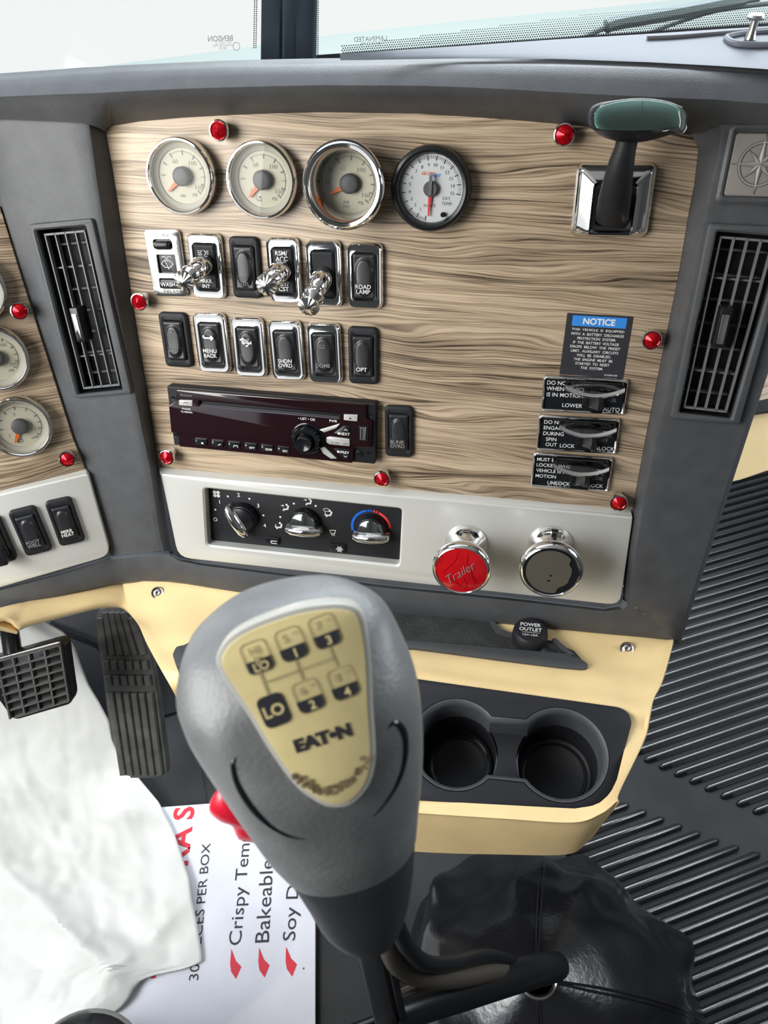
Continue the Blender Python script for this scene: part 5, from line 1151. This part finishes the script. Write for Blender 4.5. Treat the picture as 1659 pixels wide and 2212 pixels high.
bb = MB(); bb.tube([W(110, 1352, .90), W(160, 1368, .92), W(215, 1390, .935), W(240, 1420, .94)], .007, 8); bb.v = [A1.mat().inverted() @ p for p in bb.v]; bb.build('linkage_arm', BLKM, T)
B1 = pedal_frame((0, 1440, .80), (140, 1400, .80), (40, 1550, .815))
T = thing('brake_pedal', 'black brake pedal with square grid tread at the left picture edge', 'pedal', B1.mat())
def b1(x, y): p = B1.px(x, y, .006); return V(p.x, p.y)
op = [b1(*p) for p in ((-40, 1432), (128, 1386), (140, 1394), (146, 1440), (156, 1508), (150, 1524), (36, 1557), (24, 1554), (-30, 1480))]
bb = MB(); bb.prism(roundpoly(op, .004), -.012, .004, .002); pd = bb.build('pad', RUB, T)
g = [b1(-40, 1437), b1(132, 1392), b1(152, 1516), b1(-8, 1565)]
bb = MB()
def l2(s, t_): return g[0].lerp(g[1], s).lerp(g[3].lerp(g[2], s), t_)
def gbar(p, q, wd):
    d = (q-p).normalized(); n = V(-d.y, d.x)*wd/2; bb.loft([[p-n+V(0, 0, .003), q-n+V(0, 0, .003), q+n+V(0, 0, .003), p+n+V(0, 0, .003)], [p-n*.6+V(0, 0, .0085), q-n*.6+V(0, 0, .0085), q+n*.6+V(0, 0, .0085), p+n*.6+V(0, 0, .0085)]], sm=False)
for i in range(6): gbar(l2(i/5*.985+.005, .0), l2(i/5*.985+.005, .97 if i else .2), .0030)
for j in range(8): gbar(l2(.01 if j < 2 else .06+.028*j, j/7*.97), l2(.99, j/7*.97), .0026)
bb.build('tread_grid', RUBD, pd)
bb = MB(); bb.tube([W(28, 1412, .805), W(24, 1385, .805), (W(18, 1350, .80)), W(8, 1310, .79)], .0095, 10); bb.v = [B1.mat().inverted() @ p for p in bb.v]; bb.build('arm', BLK, T)

# ================================================================== GEAR LEVER
BC, BR = fl(1172, 2190), .148
apx_ = W(1160, 2112, .60)
T = thing('gear_lever', 'cranked black gear lever with a large grey grip rising in front of the console', 'gear lever', Matrix.Translation(apx_))
GI = T.matrix_world.inverted()
rowsL = [((590, 1270), (650, 1254)), ((500, 1300), (735, 1258)), ((430, 1358), (800, 1284)), ((400, 1405), (840, 1320)), ((383, 1480), (873, 1385)), ((394, 1532), (895, 1440)), ((419, 1585), (907, 1500)), ((468, 1664), (912, 1570)), ((520, 1742), (910, 1650)),
         ((570, 1812), (902, 1735)), ((615, 1862), (897, 1795)), ((655, 1922), (892, 1865)), ((688, 1975), (882, 1925)), ((735, 2006), (864, 1975)), ((765, 2008), (845, 1988))]
zs = [.262, .259, .257, .256, .257, .259, .262, .268, .276, .285, .294, .305, .315, .323, .326]
dp = [.003, .010, .0165, .023, .0285, .0305, .030, .029, .028, .026, .024, .0225, .021, .017, .010]
axis = (W(800, 1990, .325)-W(620, 1290, .258)).normalized()
lo = []
for (l, r), z, d_ in zip(rowsL, zs, dp):
    a, c_ = W(*l, z), W(*r, z); cen = (a+c_)/2; u = (c_-a)/2; v = axis.cross(u).normalized()
    if v.dot(CAM-cen) < 0: v = -v
    lo.append([cen+u*(math.copysign(abs(cos(2*pi*k/48))**.9, cos(2*pi*k/48)))+v*d_*(math.copysign(abs(sin(2*pi*k/48))**.9, sin(2*pi*k/48))) for k in range(48)])
cols_ = list(zip(*lo)); cols_ = [smooth_open(list(c_), 4) for c_ in cols_]; lo = [list(r) for r in zip(*cols_)]
# label plane, the front of the grip is flattened on it
K = frame3(W(650, 1500, .2315), W(650+395*.5, 1500-150*.5, .2315), W(612, 1335, .2275))
if K.N.dot(CAM-K.o) < 0: K = Frame(K.o, K.X, -K.Y, -K.N)
def kp(x, y, wz=0.0): p = K.px(x, y, wz); return V(p.x, p.y, wz)
LABEL = [(508, 1372), (560, 1345), (640, 1318), (710, 1307), (755, 1310), (778, 1328), (790, 1375), (797, 1440), (800, 1520), (806, 1610), (803, 1660), (788, 1700), (755, 1732), (715, 1737), (680, 1722), (640, 1690), (590, 1622), (540, 1540), (495, 1472), (474, 1432), (480, 1402)]
vv = [K.uvw(p) for l in lo for p in l]
bb = MB()
lo2 = []
for l in lo:
    r = []
    for p in l:
        q = K.uvw(p)
        if q.z > -.0012: q.z = -.0012+(q.z+.0012)*.08
        r.append(GI @ K.W(*q))
    lo2.append(r)
ncut = 39
bb.loft(lo2[:ncut+1]); grip = bb.build('grip', KNOBR, T)
bb = MB(); bb.loft([[p.lerp(sum(l, Vector())/len(l), .012 if i else .05) for p in l] for i, l in enumerate(lo2[ncut:])]); skirt = bb.build('grip_skirt', SKIRT, T)
KB = BVHTree.FromPolygons([T.matrix_world @ v.co for v in grip.data.vertices], [tuple(p.vertices) for p in grip.data.polygons])
def ongrip(x, y, lift=0.0):
    h = KB.ray_cast(CAM, ray(x, y).normalized())
    return GI @ (h[0]+h[1]*lift*(1 if h[1].dot(CAM-h[0]) > 0 else -1)) if h[0] else GI @ W(x, y, .28)
KM = GI @ K.mat()
lab = smooth_closed([kp(*p) for p in LABEL], 3)
lab = ccw(lab)
bb = MB(); bb.prism([p*1.0 for p in inset(lab, -.0008)], -.006, .0012, .0010, M=KM); bb.build('label_rim', GOLDW, grip)
bb = MB(); bb.prism(inset(lab, .0010), -.002, .0018, .0004, M=KM); lb = bb.build('label', GOLD, grip); lb['label'] = 'yellowed shift pattern label'
zl = .0021
def zk(x, y): return kp(360+x/2.698, 1230+y/2.698, zl)
gear = MB(); rotk = 0.0
def gbox(cx, cy, top, bot, full=False):
    c_ = zk(cx, cy); wd, hg = .0086, .0106
    if full: gear.add([p+V(c_.x, c_.y, zl) for p in rrect(wd, hg, .0022)], [tuple(range(24))], 0, False); gear.text(bot, c_.x, c_.y, .0040, zl+.0001, m=2, bold=.03, rot=rotk); return
    lo_ = [p for p in rrect(wd, hg, .0022)]; low = []
    for p in lo_: low.append(V(c_.x+p.x, c_.y+min(p.y, -.0008), zl))
    gear.add(low, [tuple(range(24))], 0, False)
    gear.loft([[V(c_.x+p.x, c_.y+p.y, zl) for p in rrect(wd, hg, .0022)], [V(c_.x+p.x, c_.y+p.y, zl) for p in rrect(wd-.0009, hg-.0009, .0018)]], 1, False, False, False)
    gear.text(top, c_.x-(.0012 if len(top) == 1 else 0), c_.y+.0022, .0027, zl+.0001, m=1, bold=.02)
    if len(top) == 1: gear.text('HI', c_.x+.0022, c_.y+.0030, .0014, zl+.0001, m=1)
    gear.text(bot, c_.x+.0003, c_.y-.0030, .0030, zl+.0002, m=2, bold=.03)
gbox(525, 512, 'HI', 'LO'); gbox(725, 435, '5', '1'); gbox(920, 360, '7', '3'); gbox(625, 822, '', 'LO', True); gbox(825, 738, '6', '2'); gbox(1028, 662, '8', '4')
p = zk(538, 530); gear.text('R', p.x, p.y, .0030, zl+.0003, m=1, bold=.03)
for a, b_ in (((545, 610), (590, 725)), ((750, 530), (790, 640)), ((948, 460), (990, 560)), ((590, 655), (975, 515))):
    p, q = zk(*a), zk(*b_); stroke(gear, [(p.x, p.y), (q.x, q.y)], .0008, zl, 1)
a, c_ = zk(745, 1035), zk(1075, 930); d_ = (c_-a); gear.text('EAT\u2022N', (a.x+c_.x)/2, (a.y+c_.y)/2, .0046, zl, w=d_.length, rot=math.atan2(d_.y, d_.x), m=0, bold=.06)
gear.build('shift_pattern', [INK, FADED, GOLD], lb, M=KM) if False else None
gear.v = [KM @ p for p in gear.v]; gear.build('shift_pattern', [INK, FADED, GOLD], lb)
bb = MB(); random.seed(3)
for i in range(60):
    t_ = i/60; q = kp(640+t_*160+random.gauss(0, 6), 1672+50*sin(t_*pi)+random.gauss(0, 5)-t_*30, zl); rr = random.uniform(.0003, .0011)
    bb.add([KM @ V(q.x+rr*(1+.5*random.random())*cos(j), q.y+rr*sin(j), zl) for j in range(6)], [tuple(range(6))], 0, False)
bb.build('worn_spots', mat('label_grime', (.20, .15, .08), .6), lb)
# moulded finger grooves and parting line
def groove(pts, r, nm):
    q = smooth_open([V(*p) for p in pts], 5); bb = MB(); n_ = len(q)
    bb.tube([ongrip(p.x, p.y, -.0004) for p in q], [r*max(.25, sin(pi*(i+.6)/(n_+.2))) for i in range(n_)], 8); bb.build(nm, GLOSSB, grip)
groove([(523, 1628), (503, 1648), (512, 1690), (540, 1738), (580, 1782), (630, 1808), (690, 1815)], .0015, 'finger_groove')
groove([(838, 1590), (842, 1568), (858, 1562), (874, 1585), (876, 1630), (860, 1690), (820, 1750), (770, 1794)], .0014, 'finger_groove')
groove([(470, 1440), (500, 1376), (560, 1338), (640, 1308), (710, 1297), (764, 1304)], .0004, 'label_seam')
# red range trigger
rl = [((474, 1702), (500, 1718)), ((462, 1716), (520, 1745)), ((452, 1738), (530, 1770)), ((455, 1758), (540, 1786)), ((478, 1776), (548, 1798)), ((500, 1784), (552, 1808)), ((508, 1800), (550, 1822)), ((516, 1814), (540, 1826))]
lo = []
for i, (l, r) in enumerate(rl):
    z = .273+.0022*i; a, c_ = W(*l, z), W(r[0]+30, r[1], z+.004); cen = (a+c_)/2; u = (c_-a)/2; v = (CAM-cen).normalized()*[.003, .007, .009, .009, .008, .0075, .006, .003][i]
    lo.append([GI @ (cen+u*cos(2*pi*k/20)+v*sin(2*pi*k/20)) for k in range(20)])
cols_ = [smooth_open(list(c_), 3) for c_ in zip(*lo)]; lo = [list(r) for r in zip(*cols_)]
bb = MB(); bb.loft(lo); o = bb.build('range_trigger', REDP, T); o['label'] = 'glossy red range trigger'
# shaft: flat channel downwards, round tube to the boot
def ring_sq(l, r, z, dpth): 
    a, c_ = W(*l, z), W(*r, z); cen = (a+c_)/2; u = (c_-a)/2; v = (CAM-cen).normalized()*dpth
    return [GI @ (cen+u*a_+v*b_) for a_, b_ in ((-1, -.9), (-1, .5), (-.8, .9), (.25, 1), (.45, .55), (.6, 1), (.85, .95), (1, .6), (1, -.9))]
bb = MB(); bb.loft([ring_sq((752, 1960), (838, 1945), .345, .011), ring_sq((766, 2030), (848, 2012), .385, .011), ring_sq((785, 2110), (856, 2090), .425, .0115), ring_sq((806, 2195), (872, 2170), .465, .012), ring_sq((820, 2240), (884, 2215), .485, .012)], sm=False); bb.build('upright_shaft', BLK, T)
bb = MB(); bb.tube([GI @ W(x, y, z) for x, y, z in ((840, 2192, .478), (900, 2170, .492), (1000, 2142, .525), (1100, 2112, .56), (1175, 2092, .60), (1200, 2088, .64))], .0118, 20); bb.build('cranked_tube', BLK, T)
bb = MB(); bb.tube([GI @ p for p in smooth_open([W(*q) for q in ((838, 1955, .352), (856, 2000, .37), (880, 2046, .40), (920, 2080, .44), (975, 2082, .49), (1040, 2066, .53), (1085, 2070, .555), (1130, 2090, .585), (1170, 2105, .62))], 5)], .0048, 12); bb.build('air_hose', BLK, T)
bb = MB(); bb.tube([GI @ p for p in smooth_open([W(*q) for q in ((832, 1975, .36), (838, 2030, .39), (858, 2080, .425), (905, 2108, .46), (985, 2112, .50), (1070, 2098, .545), (1150, 2098, .60))], 5)], .0066, 12); bb.build('air_hose', HOSE, T)
bb = MB(); bb.tube([GI @ p for p in smooth_open([W(*q) for q in ((862, 2150, .462), (920, 2128, .478), (1000, 2112, .51), (1090, 2100, .55))], 4)], .0030, 8); bb.build('hose_liner', HOSE, T)

# ================================================================== BOOT
T = thing('gear_lever_boot', 'shiny black leather boot gathered around the gear lever on the floor', 'boot', Matrix.Translation(BC))
TI = T.matrix_world.inverted(); top = TI @ W(1160, 2116, .625)
n_ = 96; prof = [(0, 1.0), (.02, 1.035), (.045, 1.03), (.08, .985), (.115, .90), (.15, .78), (.18, .62), (.205, .42), (.222, .24), (.232, .13), (.236, .095)]
def bootp(a, r, h, k=0.0):
    t_ = h/.236; ex_ = 1.0+.05*cos(2*a+.5)
    rr = BR*r*ex_*(1+k); f = sin(min(1, t_*1.15)*pi)
    nz1 = noise.noise(Vector((cos(a)*1.6, sin(a)*1.6, t_*2.2+4))); nz2 = noise.noise(Vector((cos(a)*3.6, sin(a)*3.6, t_*4+9)))
    rr *= 1+f*(.15*nz1+.10*nz2); rr *= 1+.045*f*abs(cos(2*(a-.35)))**.5-.045*f
    hh_ = h*top.z/.236 + f*.014*nz2
    return V(rr*cos(a)+top.x*t_**1.6, rr*sin(a)+top.y*t_**1.6, hh_)
pr = [(h, r) for h, r in prof]; dense = []
for (h0, r0), (h1, r1) in zip(pr, pr[1:]):
    for k in range(4): dense.append((h0+(h1-h0)*k/4, r0+(r1-r0)*k/4))
dense.append(pr[-1])
bb = MB(); bb.loft([[bootp(2*pi*i/n_, r, h) for i in range(n_)] for h, r in dense], cap0=False, cap1=False); bo = bb.build('leather', LEATH, T)
bb = MB()
for k in range(4):
    a = .35+pi/4+k*pi/2
    for s in (-.010, .010): bb.tube([bootp(a+s*(1.2/max(r, .3)), r, h)*1.0+V(0, 0, .0006) for h, r in dense], .0011, 6)
bb.build('stitched_seam', LEATH, bo)
bb = MB(); R0 = BR*.095
lo = []
for i in range(40):
    a = 2*pi*i/40; c_ = bootp(a, .095, .236); nrm = (c_-top); nrm.z = 0; nrm.normalize()
    lo.append([c_+nrm*(.0022*cos(2*pi*k/8))+V(0, 0, .0022*sin(2*pi*k/8)+.0005) for k in range(8)])
lo.append(lo[0]); bb.loft(lo, cap0=False, cap1=False); bb.build('boot_ring', CHROME2, T)

# ================================================================== PASSENGER SIDE, EDGE OF FRAME
T = thing('passenger_dash', 'wood and tan lower dash end on the passenger side at the right picture edge', 'dashboard', Matrix.Translation(W(1640, 900, .92)))
TI2 = T.matrix_world.inverted()
def slabp(pts, z, name, m, th=.03):
    bb = MB(); f = [TI2 @ W(x, y, z+dz_) for x, y, dz_ in pts]; d_ = TI2.to_3x3() @ (ray(1640, 900).normalized()*th)
    cen = sum(f, Vector())/len(f)
    bb.loft([[p+d_ for p in f], f, [cen+(p-cen)*.985-d_*.12 for p in f]]); return bb.build(name, m, T)
slabp([(1600, 640, 0), (1800, 640, 0), (1800, 842, 0), (1655, 866, 0), (1600, 880, 0)], .92, 'wood_trim', WOOD)
slabp([(1570, 878, 0), (1655, 862, 0), (1800, 846, 0), (1800, 866, 0), (1660, 888, 0), (1570, 906, 0)], .915, 'dark_trim_and_gap', BLK)  # shade of the gap between wood and tan, put in as a black slab
slabp([(1560, 905, 0), (1660, 891, 0), (1800, 870, 0), (1800, 985, 0), (1659, 1016, 0), (1600, 1036, 0), (1540, 1050, 0)], .92, 'tan_trim', TAN)

# the rounded black thing at the very bottom edge
p0 = W(190, 2212, .62); T = None
bb = MB(); lo = []
c_ = W(182, 2310, .62); R_ = (W(182, 2190, .62)-c_).length
for k, zz in ((.0, -.03), (.6, -.028), (.9, -.018), (1.0, 0), (1.0, .03), (.97, .12)):
    Nn = (CAM-c_).normalized(); X_ = (W(290, 2310, .62)-c_).normalized(); Y_ = Nn.cross(X_)
    lo.append([c_+X_*(R_*1.12*max(k, .01)*cos(2*pi*i/40))+Y_*(R_*max(k, .01)*sin(2*pi*i/40))-Nn*(zz+.03) for i in range(40)])
bb.loft(lo); tag(bb.build('rounded_black_pad', BLK), 'rounded black object just entering the picture at the bottom left', 'pad')
